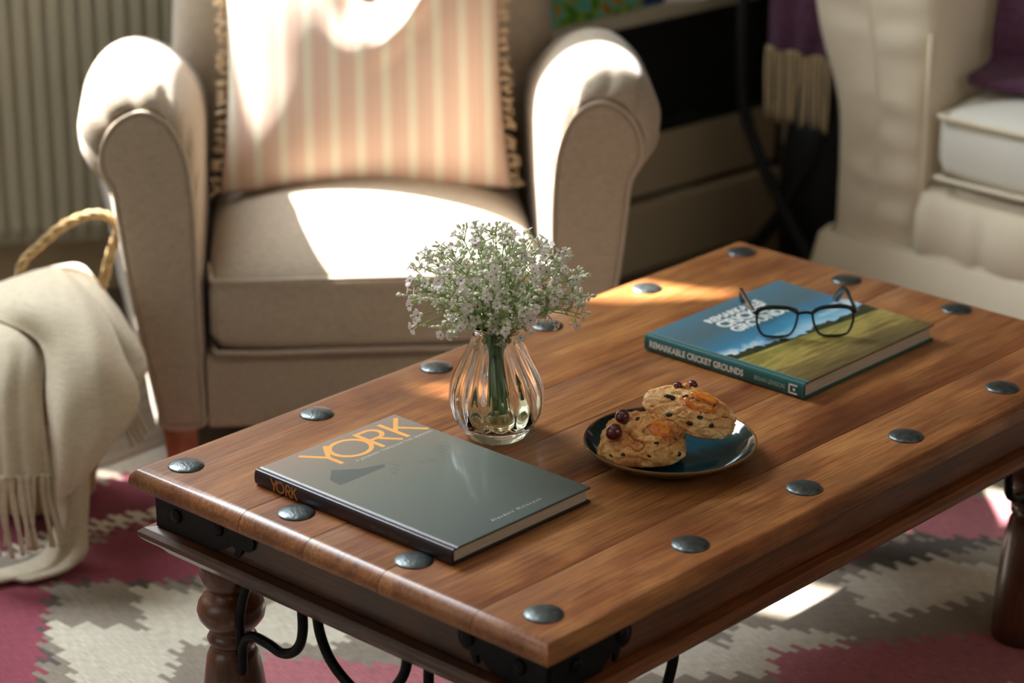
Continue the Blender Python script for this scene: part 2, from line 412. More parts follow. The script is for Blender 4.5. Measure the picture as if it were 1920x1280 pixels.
# apron boards
AX0, AX1, AY0, AY1 = X0+0.022, X1-0.022, Y0+0.018, Y1-0.022
Z1, Z2 = TZ-0.0241, TZ-0.070
box('apron', AX0, AX1, AY0, AY0+0.02, Z2, Z1, M['apron'], tab, 0.001, 1)
box('apron', AX0, AX1, AY1-0.02, AY1, Z2, Z1, M['apron'], tab, 0.001, 1)
box('apron', AX0, AX0+0.02, AY0+.0202, AY1-.0202, Z2, Z1, M['apron_y'], tab, 0.001, 1)
box('apron', AX1-0.02, AX1, AY0+.0202, AY1-.0202, Z2, Z1, M['apron_y'], tab, 0.001, 1)
# lower moulding, lofted mitred profile round the apron
prof = [(-0.020, -0.0702), (0.000, -0.0702), (0.012, -0.072), (0.0175, -0.0765), (0.0175, -0.082), (0.012, -0.088), (0.002, -0.094), (-0.006, -0.104), (-0.020, -0.104)]
def ringrect(x0, x1, y0, y1, prof, z):
    secs = []
    for (cx, cy, sx, sy) in ((x0, y0, -1, -1), (x1, y0, 1, -1), (x1, y1, 1, 1), (x0, y1, -1, 1)):
        secs.append([(cx+sx*o, cy+sy*o, z+dz) for o, dz in prof])
    n = len(prof); V = [v for s in secs for v in s]; F = []
    for i in range(4):
        k = (i+1) % 4
        for j in range(n):
            l = (j+1) % n; F.append((i*n+j, k*n+j, k*n+l, i*n+l))
    return V, F, n
V, F, n = ringrect(AX0, AX1, AY0, AY1, prof, TZ)
for side in range(4):
    Vs = V[side*n:(side+1)*n] + V[((side+1) % 4)*n:((side+1) % 4)*n+n]
    Fs = [(j, n+j, n+(j+1) % n, (j+1) % n) for j in range(n)] + [tuple(range(n)), tuple(range(n, 2*n))]
    frompy('moulding', Vs, Fs, M['apron'] if side % 2 == 0 else M['apron_y'], tab, False)
# studs
studs = [(0, .528), (.198, .5315), (.395, .533), (.591, .531), (.782, .529), (.981, .5286), (0.002, .003), (.219, -.002), (.411, -.0026), (.603, -.0006), (.801, 0), (.985, .012), (-.002, .349), (.0005, .178), (.986, .358), (.99, .19)]
V, F = lathe([(0.0198, 0.0), (0.0198, 0.0009), (0.0188, 0.0018), (0.0165, 0.0028), (0.012, 0.0039), (0.007, 0.0045), (0.002, 0.0048)], 32)
sm = None
for i, (x, y) in enumerate(studs):
    if sm is None: s = frompy('stud', V, F, M['stud'], tab); sm = s
    else: s = sm.copy(); COL.objects.link(s); s.parent = tab
    s.location = (x, y, TZ+0.0001); s.rotation_euler = (random.uniform(-.02, .02)*0, 0, random.random()*6)
# turned legs
LP = [(0.104, 0.028), (0.116, 0.0315), (0.128, 0.0330), (0.138, 0.0315), (0.146, 0.0255), (0.149, 0.0215), (0.153, 0.0225), (0.157, 0.030), (0.164, 0.0350), (0.173, 0.0372), (0.182, 0.0355), (0.190, 0.0300), (0.196, 0.0235), (0.199, 0.0215), (0.203, 0.0250), (0.208, 0.0275), (0.213, 0.0262), (0.216, 0.0225), (0.219, 0.0210), (0.223, 0.0250), (0.230, 0.0285), (0.250, 0.0320), (0.280, 0.0355), (0.320, 0.0385), (0.360, 0.0405), (0.382, 0.0410), (0.391, 0.0395)]
V, F = lathe([(0.037, -0.1035), (0.037, -0.106)]+[(r*1.04, -z) for z, r in LP[0:]], 40)
for (x, y) in ((0.030, 0.498), (0.030, 0.032), (0.950, 0.032), (0.950, 0.498)):
    o = frompy('leg', V, F, M['leg'], tab); o.location = (x, y, TZ)
    # square block hidden behind the moulding that carries the leg
# iron corner straps (L-shaped, rounded and hooked ends, riveted)
def strap_poly(L):
    P = [(0, -0.0245), (L*0.74, -0.0255)]
    P += [(L*0.80, -0.0275), (L*0.86, -0.0252)]
    for k in range(9):
        a = PI/2-PI*k/8; P.append((L*0.90+0.012*math.cos(a), -0.040+0.0135*math.sin(a)))
    P += [(L*0.86, -0.053), (L*0.84, -0.060), (L*0.80, -0.066), (L*0.77, -0.064), (L*0.79, -0.056), (L*0.76, -0.053), (L*0.70, -0.060), (L*0.6, -0.068), (0, -0.0695)]
    return P
rv = lathe([(0.0085, 0), (0.0080, 0.0016), (0.0055, 0.0034), (0.002, 0.0042)], 16)
for (cx, cy, sx, sy) in ((AX0, AY1, 1, -1), (AX0, AY0, 1, 1), (AX1, AY0, -1, 1), (AX1, AY1, -1, -1)):
    L = 0.118
    t = 0.0028
    P = strap_poly(L)
    yo = cy - sy*0.0005; xo = cx - sx*0.0005
    V, F = prism([(cx+sx*u, TZ+z) for u, z in P], yo-sy*t, yo, 'xz'); s1 = frompy('corner_strap', V, F, M['iron'], tab, False)
    if cy > 0.3: P = strap_poly(0.165)
    V, F = prism([(cy+sy*u, TZ+z) for u, z in P], xo-sx*t, xo, 'yz'); s2 = frompy('corner_strap', V, F, M['iron'], tab, False)
    for (u, z) in ((0.035, -0.047), (0.104, -0.040)):
        r1 = frompy('rivet', *rv, M['iron'], s1); r1.location = (cx+sx*u, yo-sy*t, TZ+z); r1.rotation_euler = (PI/2*sy, 0, 0)
        r2 = frompy('rivet', *rv, M['iron'], s2); r2.location = (xo-sx*t, cy+sy*u, TZ+z); r2.rotation_euler = (0, -PI/2*sx, 0)
# wrought scrolls below the moulding, flat bar
def scroll(pts, name='iron_scroll'):
    return tube(name, pts, 0.0058, M['iron'], tab, 10, n=48)
XE = 0.012
for (X, ya, dy) in ((XE, 0.498, -1), (XE, 0.032, 1), (0.966, 0.498, -1), (0.966, 0.032, 1)):
    scroll([(X, ya+dy*0.062, TZ-0.100), (X, ya+dy*0.046, TZ-0.13), (X, ya+dy*0.036, TZ-0.165), (X, ya+dy*0.034, TZ-0.20)])
    scroll([(X, ya+dy*0.036, TZ-0.235), (X, ya+dy*0.040, TZ-0.198), (X, ya+dy*0.055, TZ-0.183), (X, ya+dy*0.080, TZ-0.183), (X, ya+dy*0.105, TZ-0.186), (X, ya+dy*0.128, TZ-0.172), (X, ya+dy*0.138, TZ-0.145), (X, ya+dy*0.136, TZ-0.100)])
for X in (XE, 0.966):
    scroll([(X, 0.338, TZ-0.100), (X, 0.333, TZ-0.14), (X, 0.312, TZ-0.172), (X, 0.272, TZ-0.190), (X, 0.232, TZ-0.175), (X, 0.205, TZ-0.14), (X, 0.20, TZ-0.100)])
for Y in (0.012, 0.518):
    for (xa, dx) in ((0.030, 1), (0.950, -1)):
        scroll([(xa+dx*0.062, Y, TZ-0.100), (xa+dx*0.046, Y, TZ-0.13), (xa+dx*0.036, Y, TZ-0.165), (xa+dx*0.034, Y, TZ-0.20)])
        scroll([(xa+dx*0.036, Y, TZ-0.235), (xa+dx*0.040, Y, TZ-0.198), (xa+dx*0.055, Y, TZ-0.183), (xa+dx*0.070, Y, TZ-0.170), (xa+dx*0.085, Y, TZ-0.166), (xa+dx*0.098, Y, TZ-0.15), (xa+dx*0.10, Y, TZ-0.100)])
    scroll([(0.215, Y, TZ-0.100), (0.212, Y, TZ-0.14), (0.19, Y, TZ-0.185), (0.16, Y, TZ-0.20), (0.135, Y, TZ-0.175), (0.132, Y, TZ-0.100)])

# ------------------------------------------------------------------ armchair
ch = thing('armchair', 'cream linen roll-arm armchair with block legs facing the coffee table', 'armchair', (0.752, 1.005, 0), math.radians(-42.5))
armP = [(0.004, .085), (0.0, .20), (0.0, .33), (-.002, .43), (.000, .495), (.014, .545), (.045, .585), (.085, .602), (.122, .594), (.150, .567), (.165, .532), (.164, .500), (.148, .474), (.128, .458), (.122, .44), (.118, .40), (.108, .31), (.092, .20), (.074, .085)]
def dens(P, n):
    # spline and even resample of a closed outline
    Q = spline([(a, b, 0) for a, b in P], 400, True); L = [0]
    for i in range(400): L.append(L[-1]+(Q[(i+1) % 400]-Q[i]).length)
    out = []; k = 0
    for i in range(n):
        t = L[-1]*i/n
        while L[k+1] < t: k += 1
        u = (t-L[k])/(L[k+1]-L[k]+1e-9); out.append(Q[k].lerp(Q[(k+1) % 400], u))
    return [(q.x, q.y) for q in out]
def inset(P, d):
    n = len(P); out = []
    for i in range(n):
        a = Vector(P[(i-2) % n]); b = Vector(P[(i+2) % n]); t = (b-a).normalized(); nn = Vector((t.y, -t.x))
        dd = d(i) if callable(d) else d
        out.append((P[i][0]+nn.x*dd, P[i][1]+nn.y*dd))
    return out
NA = 180
base = dens(armP, NA)
def shrink(P, d):
    n = len(P); ar = sum(P[i][0]*P[(i+1) % n][1]-P[(i+1) % n][0]*P[i][1] for i in range(n)); sg = -1 if ar > 0 else 1
    return inset(P, (lambda i: sg*d(i)) if callable(d) else sg*d)
panelP = [(0.008, .090), (0.006, .12), (0.006, .22), (0.006, .33), (0.007, .42), (.014, .490), (.034, .538), (.068, .560), (.102, .551), (.126, .522), (.134, .488), (.128, .464), (.118, .445), (.113, .40), (.103, .31), (.087, .20), (.073, .12), (.068, .090)]
panel = dens(panelP, NA)
def lerp2(A, B, t): return [(a[0]*(1-t)+b[0]*t, a[1]*(1-t)+b[1]*t) for a, b in zip(A, B)]
# align panel start with base (both start at first control pt) - ok
def arm(side):
    secs = []
    ys = [(0.010, 1.0, 0), (0.003, .95, .3), (0.0, .86, .6), (0.002, .70, .9), (0.008, .46, 1), (0.018, .22, .9), (0.034, .06, .5), (0.055, 0, 0.1), (0.09, 0, 0), (0.16, 0, 0), (0.24, 0, 0), (0.32, 0, 0), (0.40, 0, 0), (0.50, 0, 0), (0.60, 0, 0)]
    pass
    for (y, t, pl) in ys:
        s = lerp2(base, panel, t)
        if pl:
            def dd(i, pl=pl):
                if base[i][1] < 0.47: return 0
                return 0.008*pl*sum(math.exp(-((i-57-q*9)/1.5)**2) for q in range(-3, 6))
            s = shrink(s, dd)
        drop = 0 if y < 0.2 else -0.10*((y-0.2)/0.4)**1.5
        flare = 0.075*max(0, y-0.05)/0.5
        o = []
        for (u, z) in s:
            k = max(0, min(1, (z-0.40)/0.15))
            zz = z+drop*k; kb = max(0, min(1, (0.47-z)/0.05)); uu = u+flare*(0.2+0.8*kb)*(min(1, u/0.07) if u > 0 else 0)
            o.append((side*(0.2455+uu), y, zz))
        secs.append(o)
    V, F = loft(secs); a = frompy('arm', V, F, M['linen'], ch)
    # front facing panel, slightly cushioned, with piping
    P = shrink(panel, 0.0015); secs = []
    for (yy, d) in ((0.010, 0.002), (0.0, 0.0025), (-0.0035, 0.005), (-0.0045, 0.010)):
        secs.append([(side*(0.2455+u), yy, z) for u, z in shrink(P, d)])
    V, F = loft(secs); fp = frompy('front_panel', V, F, M['linen'], a)
    pp = [(side*(0.2455+u), -0.001, z) for u, z in shrink(panel, 0.001)]
    tube('piping', pp, 0.0032, M['linen_p'], a, 8, closed=True)
    return a
arm(1); arm(-1)
# seat cushion: rounded box with crown
def cushion(name, hx, y0, y1, zb, zt, crown, parent, mat, r=0.035, nx=36, ny=30, front_bulge=0.012):
    secs = []
    V = []; F = []
    K = 14
    # superellipse columns in yz, lofted in x
    for i in range(nx+1):
        u = -1+2*i/nx; e = max(0.0, 1-abs(u)**9)**0.33 if abs(u) < 1 else 0.0
        s = []
        N = 56
        for k in range(N):
            a = 2*PI*k/N; c, q = math.cos(a), math.sin(a)
            ex = 0.34
            cy = math.copysign(abs(c)**ex, c); cz = math.copysign(abs(q)**ex, q)
            hy = (y1-y0)/2; hz = (zt-zb)/2
            y = (y0+y1)/2+cy*hy*(0.93+0.07*e) - (front_bulge*(1-u*u) if cy < 0 else 0)*abs(cy)*(1-0.3*abs(cz))
            z = (zb+zt)/2+cz*hz*(0.72+0.28*e)
            if cz > 0: z += crown*(1-(cy*0.92)**2)*(1-(u*0.93)**2)*cz
            s.append((u*hx, y, z))
        secs.append(s)
    V, F = loft(secs); return frompy(name, V, F, mat, parent)
cu = cushion('seat_cushion', 0.237, -0.010, 0.47, 0.195, 0.322, 0.062, ch, M['linen'])
for z, yo in ((0.312, -0.020), (0.203, -0.018)):
    P = []
    for i in range(41):
        u = -1+2*i/40; x = u*0.232; y = yo+0.000+0.012*(abs(u)**6)*1.2 - 0.0*(1-u*u) - 0.0045*(1-u*u); P.append((x, y+0.003, z+0.004*(1-u*u)))
    tube('piping', [(-0.2385, 0.08, z-.004)]+P+[(0.2385, 0.08, z-.004)], 0.0038, M['linen_p'], cu, 8, n=90)
# base rail
V, F = loft([[(x, y, z) for (y, z) in ((0.004, 0.085), (-0.001, 0.10), (-0.002, 0.185), (0.01, 0.194), (0.5, 0.194), (0.5, 0.085))] for x in (-0.245, -0.12, 0, 0.12, 0.245)])
frompy('front_rail', V, F, M['linen'], ch, False)
# back: tall padded slab with rolled top and wings
secs = []
for z, hw, yf, yb in ((0.085, .285, .50, .62), (0.20, .292, .47, .635), (0.33, .297, .44, .645), (0.42, .300, .405, .655), (0.52, .302, .385, .665), (0.62, .292, .395, .685), (0.72, .285, .415, .71), (0.82, .29, .44, .74), (0.90, .295, .455, .765), (0.95, .29, .475, .785), (0.975, .27, .52, .77), (0.985, .22, .58, .72)):
    s = []
    N = 48
    for k in range(N):
        a = 2*PI*k/N; c, q = math.cos(a), math.sin(a)
        x = math.copysign(abs(c)**0.4, c)*hw; y = (yf+yb)/2+math.copysign(abs(q)**0.45, q)*(yb-yf)/2
        s.append((x, y, z))
    secs.append(s)
V, F = loft(secs); bk = frompy('backrest', V, F, M['linen'], ch); m = bk.modifiers.new('s', 'SUBSURF'); m.levels = 1; m.render_levels = 1
for (x, y) in ((-0.287, 0.035), (0.287, 0.035), (-0.26, 0.57), (0.26, 0.57)):
    V, F = loft([[(x-h_, y-h_, z), (x+h_, y-h_, z), (x+h_, y+h_, z), (x-h_, y+h_, z)] for h_, z in ((0.019, 0.0), (0.025, 0.0845))])
    frompy('leg', V, F, M['block'], ch, False)

# scatter cushion on the armchair
def stripes():
    m = NT('striped_cotton', Roughness=0.92)
    x = m.n('SeparateXYZ', {0: m.obj()}).outputs[0]
    t = m.math('FRACT', m.math('MULTIPLY', m.math('ADD', x, 1.0), 1/0.0385))
    pk, pk2, cr = S(232, 204, 186), S(224, 190, 170), S(238, 228, 206)
    c = m.ramp(t, [(0.0, pk), (0.20, pk2), (0.27, pk), (0.34, pk2), (0.41, pk), (0.50, pk2), (0.56, pk), (0.70, cr), (0.90, cr), (0.97, pk)], 'LINEAR')
    f = m.noise(m.obj((900, 900, 900)), 1, 2); m.set('Base_Color', m.mix(0.25, c, m.ramp(f, [(.3, (.6, .6, .6, 1)), (.7, (1, 1, 1, 1))]), 'MULTIPLY')); m.bump(f, 0.4, 0.001)
    return m.m
M['stripe'] = stripes()
# pillow frame: local to its own empty; x width, z up, y depth
pl = thing('scatter_cushion', 'pink and cream striped scatter cushion with fringed sides propped on the armchair seat', 'cushion')
pl.location = Matrix.Rotation(math.radians(-42.5), 4, 'Z') @ Vector((-0.004, 0.268, 0.0)) + Vector((0.752, 1.005, 0.352))
pl.rotation_euler = (math.radians(-17), 0, math.radians(-43.5))
def pil_pt(u, v, s):
    x = 0.222*u*(1-0.055*(1-v*v)); z = 0.19+0.19*v*(1-0.05*(1-u*u))
    x *= (1.0-0.05*(v+1)/2)
    th = 0.066*((1-abs(u)**3.2)*(1-abs(v)**3.2))**0.55
    y = s*th
    # chop at the top centre
    g = math.exp(-((u-0.05)/0.36)**2); k = max(0, (v+0.1)/1.1)
    z -= 0.082*g*k**1.6
    if s < 0:
        # folds radiating from the chop
        y -= 0.020*k*math.exp(-((u+0.02)/0.16)**2)*math.sin(v*5+1.2)
        y += 0.016*k*math.exp(-(((u-0.22)+(v-.6)*0.55)/0.09)**2)
        y -= 0.018*k*math.exp(-(((u-0.42)-(v-.6)*0.6)/0.12)**2)
        y += 0.012*k*math.exp(-(((u+0.30)+(v-.5)*0.7)/0.10)**2)
    # sag towards the bottom
    return (x, y-0.012*(1-v)*(1-u*u)*0.5, z)
N = 64; V = []; F = []
for s in (-1, 1):
    b = len(V)
    for j in range(N+1):
        for i in range(N+1): V.append(pil_pt(-1+2*i/N, -1+2*j/N, s))
    for j in range(N):
        for i in range(N): F.append((b+j*(N+1)+i, b+j*(N+1)+i+1, b+(j+1)*(N+1)+i+1, b+(j+1)*(N+1)+i))
o = frompy('cover', V, F, M['stripe'], pl)
bm = bmesh.new(); bm.from_mesh(o.data); bmesh.ops.remove_doubles(bm, verts=bm.verts, dist=1e-5); bmesh.ops.recalc_face_normals(bm, faces=bm.faces); bm.to_mesh(o.data); bm.free()
M['fringe'] = fabric('fringe_cotton', S(214, 186, 150), 900)
ac = Acc(); rnd = random.Random(3)
for side in (-1, 1):
    for k in range(26):
        v = -0.96+1.92*k/25; p = Vector(pil_pt(side, v, 1))
        for q in range(3):
            d = Vector((side*(0.010+rnd.random()*0.009), rnd.uniform(-.009, .006), rnd.uniform(-.012, .006)))
            mid = p+d*0.5+Vector((0, 0, rnd.uniform(-.003, .004)))
            ac.add(*tubegeo(spline([p, mid, p+d], 5), 0.0021, 5))
fr = ac.make('fringe', M['fringe'], pl); fr['kind'] = 'stuff'

# ------------------------------------------------------------------ seagrass basket and wool throw
bl = (0.4006, 1.2865, 0.0); br = -0.8227
M['grass'] = fabric('seagrass', S(170, 140, 92), 260, 0.35, 0.9)
bk_ = thing('basket', 'woven seagrass basket with a rope handle beside the armchair, under the cream throw', 'basket', bl, br)
def wv(a, z): return 1+0.012*math.sin(a*30+(int(z/0.014) % 2)*PI)
prof = [(0.066, 0.012), (0.080, 0.012)]
for i in range(40):
    t = i/39; z = 0.014+t*0.285; r = 0.082+0.026*math.sin(t*PI*0.9)+0.004*math.sin(t*39*PI); prof.append((r, z))
r_end = prof[-1][0]
prof += [(r_end+.003, .303), (r_end-0.004, .307), (r_end-0.010, .303)]
for i in range(12): t = i/11; prof.append((r_end-0.012-0.0*t, 0.30-t*0.27))
prof += [(0.03, 0.026)]
V, F = lathe(prof, 120, wv); V = [(x*0.98-0.042, y-0.02, z) for x, y, z in V]; frompy('body', V, F, M['grass'], bk_)
hp = spline([(-0.062, 0.04, 0.290), (-0.055, 0.055, 0.332), (-0.03, 0.07, 0.356), (0.006, 0.07, 0.386), (0.045, 0.07, 0.402), (0.071, 0.07, 0.397), (0.081, 0.07, 0.377), (0.070, 0.06, 0.345), (0.058, 0.045, 0.300)], 70)
ac = Acc()
for s in range(3):
    P = []
    for i, p in enumerate(hp):
        a = i*0.55+s*2*PI/3; t = (hp[min(i+1, 69)]-hp[max(i-1, 0)]).normalized(); n1 = t.cross(Vector((0, 1, 0))).normalized(); n2 = t.cross(n1)
        P.append(p+n1*math.cos(a)*0.0034+n2*math.sin(a)*0.0034)
    ac.add(*tubegeo(P, 0.0040, 8))
ac.make('handle', M['grass'], bk_)
M['wool'] = fabric('cream_wool', S(206, 192, 166), 420, 0.12, 0.9)
th = thing('throw_blanket', 'cream wool throw with long fringe draped over the seagrass basket down to the rug', 'blanket', bl, br)
D = {
'front': [[(-0.111, 0.02, 0.300), (-0.057, 0.02, 0.325), (-0.003, 0.02, 0.336), (0.033, 0.02, 0.320)], [(-0.071, -0.12, 0.322), (-0.005, -0.135, 0.350), (0.058, -0.13, 0.343), (0.089, -0.11, 0.309)], [(0.012, -0.195, 0.305), (0.047, -0.215, 0.309), (0.088, -0.225, 0.309), (0.119, -0.18, 0.282)], [(0.026, -0.24, 0.241), (0.055, -0.27, 0.238), (0.1, -0.265, 0.238), (0.142, -0.22, 0.231)], [(0.033, -0.26, 0.174), (0.056, -0.295, 0.182), (0.081, -0.285, 0.186), (0.106, -0.25, 0.184)], [(0.033, -0.265, 0.116), (0.044, -0.285, 0.124), (0.055, -0.28, 0.132), (0.064, -0.25, 0.130)]],
'back': [[(-0.060, 0.075, 0.300), (-0.008, 0.08, 0.322), (0.026, 0.08, 0.318), (0.052, 0.06, 0.298)], [(0.012, -0.06, 0.316), (0.049, -0.065, 0.315), (0.084, -0.065, 0.305), (0.104, -0.055, 0.284)], [(0.026, -0.12, 0.231), (0.07, -0.135, 0.228), (0.106, -0.12, 0.231), (0.139, -0.11, 0.236)], [(0.025, -0.16, 0.141), (0.049, -0.175, 0.145), (0.071, -0.17, 0.153), (0.097, -0.14, 0.185)]],
'lower': [[(0.012, -0.20, 0.192), (0.035, -0.215, 0.195), (0.055, -0.21, 0.195), (0.069, -0.18, 0.193)], [(0.020, -0.215, 0.094), (0.043, -0.235, 0.106), (0.056, -0.23, 0.110), (0.065, -0.20, 0.109)], [(0.018, -0.225, 0.043), (0.036, -0.26, 0.049), (0.054, -0.255, 0.052), (0.067, -0.24, 0.064)], [(-0.005, -0.255, 0.018), (0.017, -0.285, 0.021), (0.043, -0.285, 0.024), (0.065, -0.27, 0.030)], [(-0.083, -0.31, 0.016), (-0.04, -0.315, 0.015), (-0.006, -0.31, 0.014), (0.018, -0.295, 0.015)]],
'left': [[(-0.139, -0.02, 0.300), (-0.098, -0.04, 0.312), (-0.06, -0.05, 0.314), (-0.024, -0.04, 0.302)], [(-0.112, -0.18, 0.300), (-0.063, -0.20, 0.309), (-0.02, -0.195, 0.309), (0.012, -0.165, 0.290)], [(-0.106, -0.23, 0.222), (-0.054, -0.265, 0.238), (-0.012, -0.265, 0.238), (0.017, -0.225, 0.233)], [(-0.098, -0.26, 0.151), (-0.045, -0.30, 0.160), (-0.003, -0.30, 0.160), (0.029, -0.265, 0.147)]]}
for k, rows in D.items():
    V, F = grid([[Vector(p) for p in r] for r in rows], 46, 34)
    V2 = []
    for idx, v in enumerate(V):
        i, j = divmod(idx, 34); t = i/45; u = j/33
        amp = 0.006*t if k in ('left', 'lower') else 0.0035
        fq = 4.5 if k == 'left' else 2.0
        v = Vector(v)+Vector((0, amp*math.sin(u*fq*2*PI+t*2), 0)); v += Vector((0, 1, 0))*0.006*noise.noise(v*14)
        V2.append(v)
    o = frompy('fold', V2, F, M['wool'], th); solid(o, 0.0055, 0)
ac = Acc(); rnd = random.Random(5)
row = spline([Vector(p) for p in D['left'][-1]], 34)
tn = 0
for k in range(15):
    p = row[int(k*33/14)]
    L = 0.100+rnd.uniform(-.008, .008)
    dx = rnd.uniform(-.007, .012)+(k-7)*0.0008; dy = rnd.uniform(-.022, -.006)
    for q in range(3):
        P = [p+Vector((rnd.uniform(-.003, .003), 0, 0.004)), p+Vector((dx*0.2+rnd.uniform(-.002, .002), -0.006, -L*0.33)), p+Vector((dx*0.7, dy*0.7, -L*0.7)), p+Vector((dx+rnd.uniform(-.005, .005), dy, -L))]
        V, F = tubegeo(spline(P, 12), lambda t: 0.0040*(1-0.3*t), 6)
        ac.add(V, F)
    o = ac.make('tassel', M['wool'], th); ac = Acc()
for k in range(5):
    p = Vector((0.104+0.004*k, -0.135+0.002*k, 0.180+0.004*k)); P = [p, p+Vector((0.008, 0, -0.022)), p+Vector((0.016+rnd.uniform(-.005, .005), 0, -0.045))]
    V, F = tubegeo(spline(P, 8), 0.003, 6); frompy('tassel', V, F, M['wool'], th)

# ------------------------------------------------------------------ sofa
so = thing('sofa', 'cream loose-cover sofa with scroll arm behind the far end of the table', 'sofa', (1.65, 0.86, 0))
# local: x into the room depth (away from table), y world
# sofa front faces -x.  arm section in (y,z): outer at y=0 (local), inner at y=-0.175
aP = [(-.172, .06), (-.172, .25), (-.172, .45), (-.176, .56), (-.165, .64), (-.12, .69), (-.04, .705), (.025, .69), (.062, .64), (.064, .58), (.045, .51), (.020, .45), (.005, .40), (.0, .33), (.0, .21), (.004, .06)]
aS = dens(aP, 120)
_a2 = sum(aS[i][0]*aS[(i+1) % 120][1]-aS[(i+1) % 120][0]*aS[i][1] for i in range(120)); S2 = -1 if _a2 > 0 else 1
def sarm(yoff, mir):
    secs = []
    def col(t):
        o = []
        for y, z in aS:
            zc = max(0.12, min(0.62, z)); yc = -0.086 if zc < 0.45 else -0.086+(zc-0.45)*0.2
            o.append((y+(yc-y)*t, z+(zc-z)*t))
        return o
    for x, t in ((-0.006, 0.96), (-0.006, .75), (-0.005, .5), (-0.003, .3), (0.002, .16), (0.008, 0.06), (0.018, 0.0)):
        secs.append([(x-0.010*noise.noise(Vector((2+y*9+z*9, z*22-y*9, 3)))*min(1, t*2.5), yoff+mir*y, z) for y, z in col(t)])
    for x in (0.2, 0.45, 0.80): secs.append([(x, yoff+mir*y, z) for y, z in aS])
    V, F = loft(secs)
    return frompy('arm', V, F, M['sofa'], so)
a1 = sarm(0, 1); sarm(-1.75, -1)
tube('piping', [(0.004, -0.171, z) for z in (0.07, 0.2, 0.33, 0.45, 0.55)], 0.0035, M['sofa'], a1, 8)
cu1 = cushion('seat_cushion', 0.35, 0, 0.62, 0.312, 0.445, 0.018, so, M['sofa_c'])
cu1.location = (0.0, -0.535, 0); cu1.rotation_euler = (0, 0, -PI/2)
cu2 = cushion('seat_cushion', 0.35, 0, 0.62, 0.312, 0.445, 0.018, so, M['sofa_c'])
cu2.location = (0.0, -1.24, 0); cu2.rotation_euler = (0, 0, -PI/2)
for z in (0.425, 0.325):
    tube('piping', [(-.338, 0.10, z), (-.337, .015, z), (-.30, -.006, z+.002), (0, -0.012, z+.004), (.30, -.006, z+.002), (.337, .015, z), (.338, .1, z)], 0.0045, M['sofa'], cu1, 8, n=50)
# gathered front rail
rows = []
for z, x in ((0.300, 0.030), (0.290, 0.004), (0.27, -0.008), (0.23, -0.012), (0.20, -0.006), (0.185, 0.0)):
    rows.append([(x - 0.005*math.sin(j*1.05+math.sin(j*0.7)*1.5)*math.exp(-((z-0.235)/0.05)**2)*(1 if j % 3 else .5), -0.174-j*0.0125, z) for j in range(112)])
V = [v for r in rows for v in r]; nn = 112; F = [(i*nn+j, i*nn+j+1, (i+1)*nn+j+1, (i+1)*nn+j) for i in range(5) for j in range(nn-1)]
fr_ = frompy('front_rail', V, F, M['sofa'], so); solid(fr_, 0.006, 1)
box('base', 0.03, 0.80, -1.575, -0.175, 0.09, 0.300, M['sofa'], so)
# skirt
rows = []
for z, f in ((0.196, 0.0), (0.19, 0.006), (0.12, 0.018), (0.06, 0.028), (0.012, 0.034)):
    r = []
    for j in range(30): r.append((0.5-0.5*j/29, 0.004+f, z))
    for j in range(121): r.append((-0.006-f-0.0015*math.sin(j*0.5)*(0.2-z)*5, 0.004+f-j*(1.758+2*f)/120, z))
    for j in range(30): r.append((0.5*j/29, -1.754-f, z))
    rows.append(r)
nn = len(rows[0]); V = [v for r in rows for v in r]; F = [(i*nn+j, i*nn+j+1, (i+1)*nn+j+1, (i+1)*nn+j) for i in range(4) for j in range(nn-1)]
sk = frompy('skirt', V, F, M['sofa'], so); solid(sk, 0.004, 1)
tube('piping', [(0.3, 0.006, 0.197), (0.0, 0.006, 0.197), (-0.009, 0.0, 0.197), (-0.009, -0.9, 0.197), (-0.009, -1.75, 0.197)], 0.004, M['sofa'], sk, 8)
bb = boxbm(0.60, 0.86, -1.57, -0.18, 0.30, 0.92, 0.05, 4); frombm('backrest', bb, M['sofa'], so, True)

# purple throw over the sofa arm with cream fringe
M['purple'] = fabric('purple_wool', S(92, 52, 78), 260, 0.45, 0.9)
M['cfr'] = fabric('cream_fringe', S(206, 184, 146), 500)
pt = thing('purple_throw', 'purple wool throw with cream fringe hung over the black stool beside the sofa arm', 'blanket', (1.80, 1.03, 0))
rows = [[Vector((0.20, y, 0.634)) for y in (-.055, -.02, .02, .06)], [Vector((0.03, y, 0.637)) for y in (-.058, -.02, .02, .064)],
        [Vector((-0.012, y, 0.62)) for y in (-.058, -.02, .02, .066)], [Vector((-0.020, y, 0.53)) for y in (-.060, -.02, .022, .068)], [Vector((-0.022, y, 0.438)) for y in (-.062, -.02, .022, .070)]]
V, F = grid(rows, 36, 30)
V = [Vector(v)+Vector((0.006*math.sin(v.y*120)*max(0, (0.62-v.z)/0.2), 0, 0)) for v in V]
o = frompy('cloth', V, F, M['purple'], pt); solid(o, 0.005, 0)
rnd = random.Random(9)
for k in range(13):
    p = Vector((-0.022, -0.060+k*0.0106, 0.440))
    P = [p, p+Vector((0, rnd.uniform(-.003, .003), -0.05)), p+Vector((-0.004, rnd.uniform(-.006, .006), -0.125+rnd.uniform(-.006, .006)))]
    V, F = tubegeo(spline(P, 8), lambda t: 0.0046-0.0015*t, 6); frompy('tassel', V, F, M['cfr'], pt)
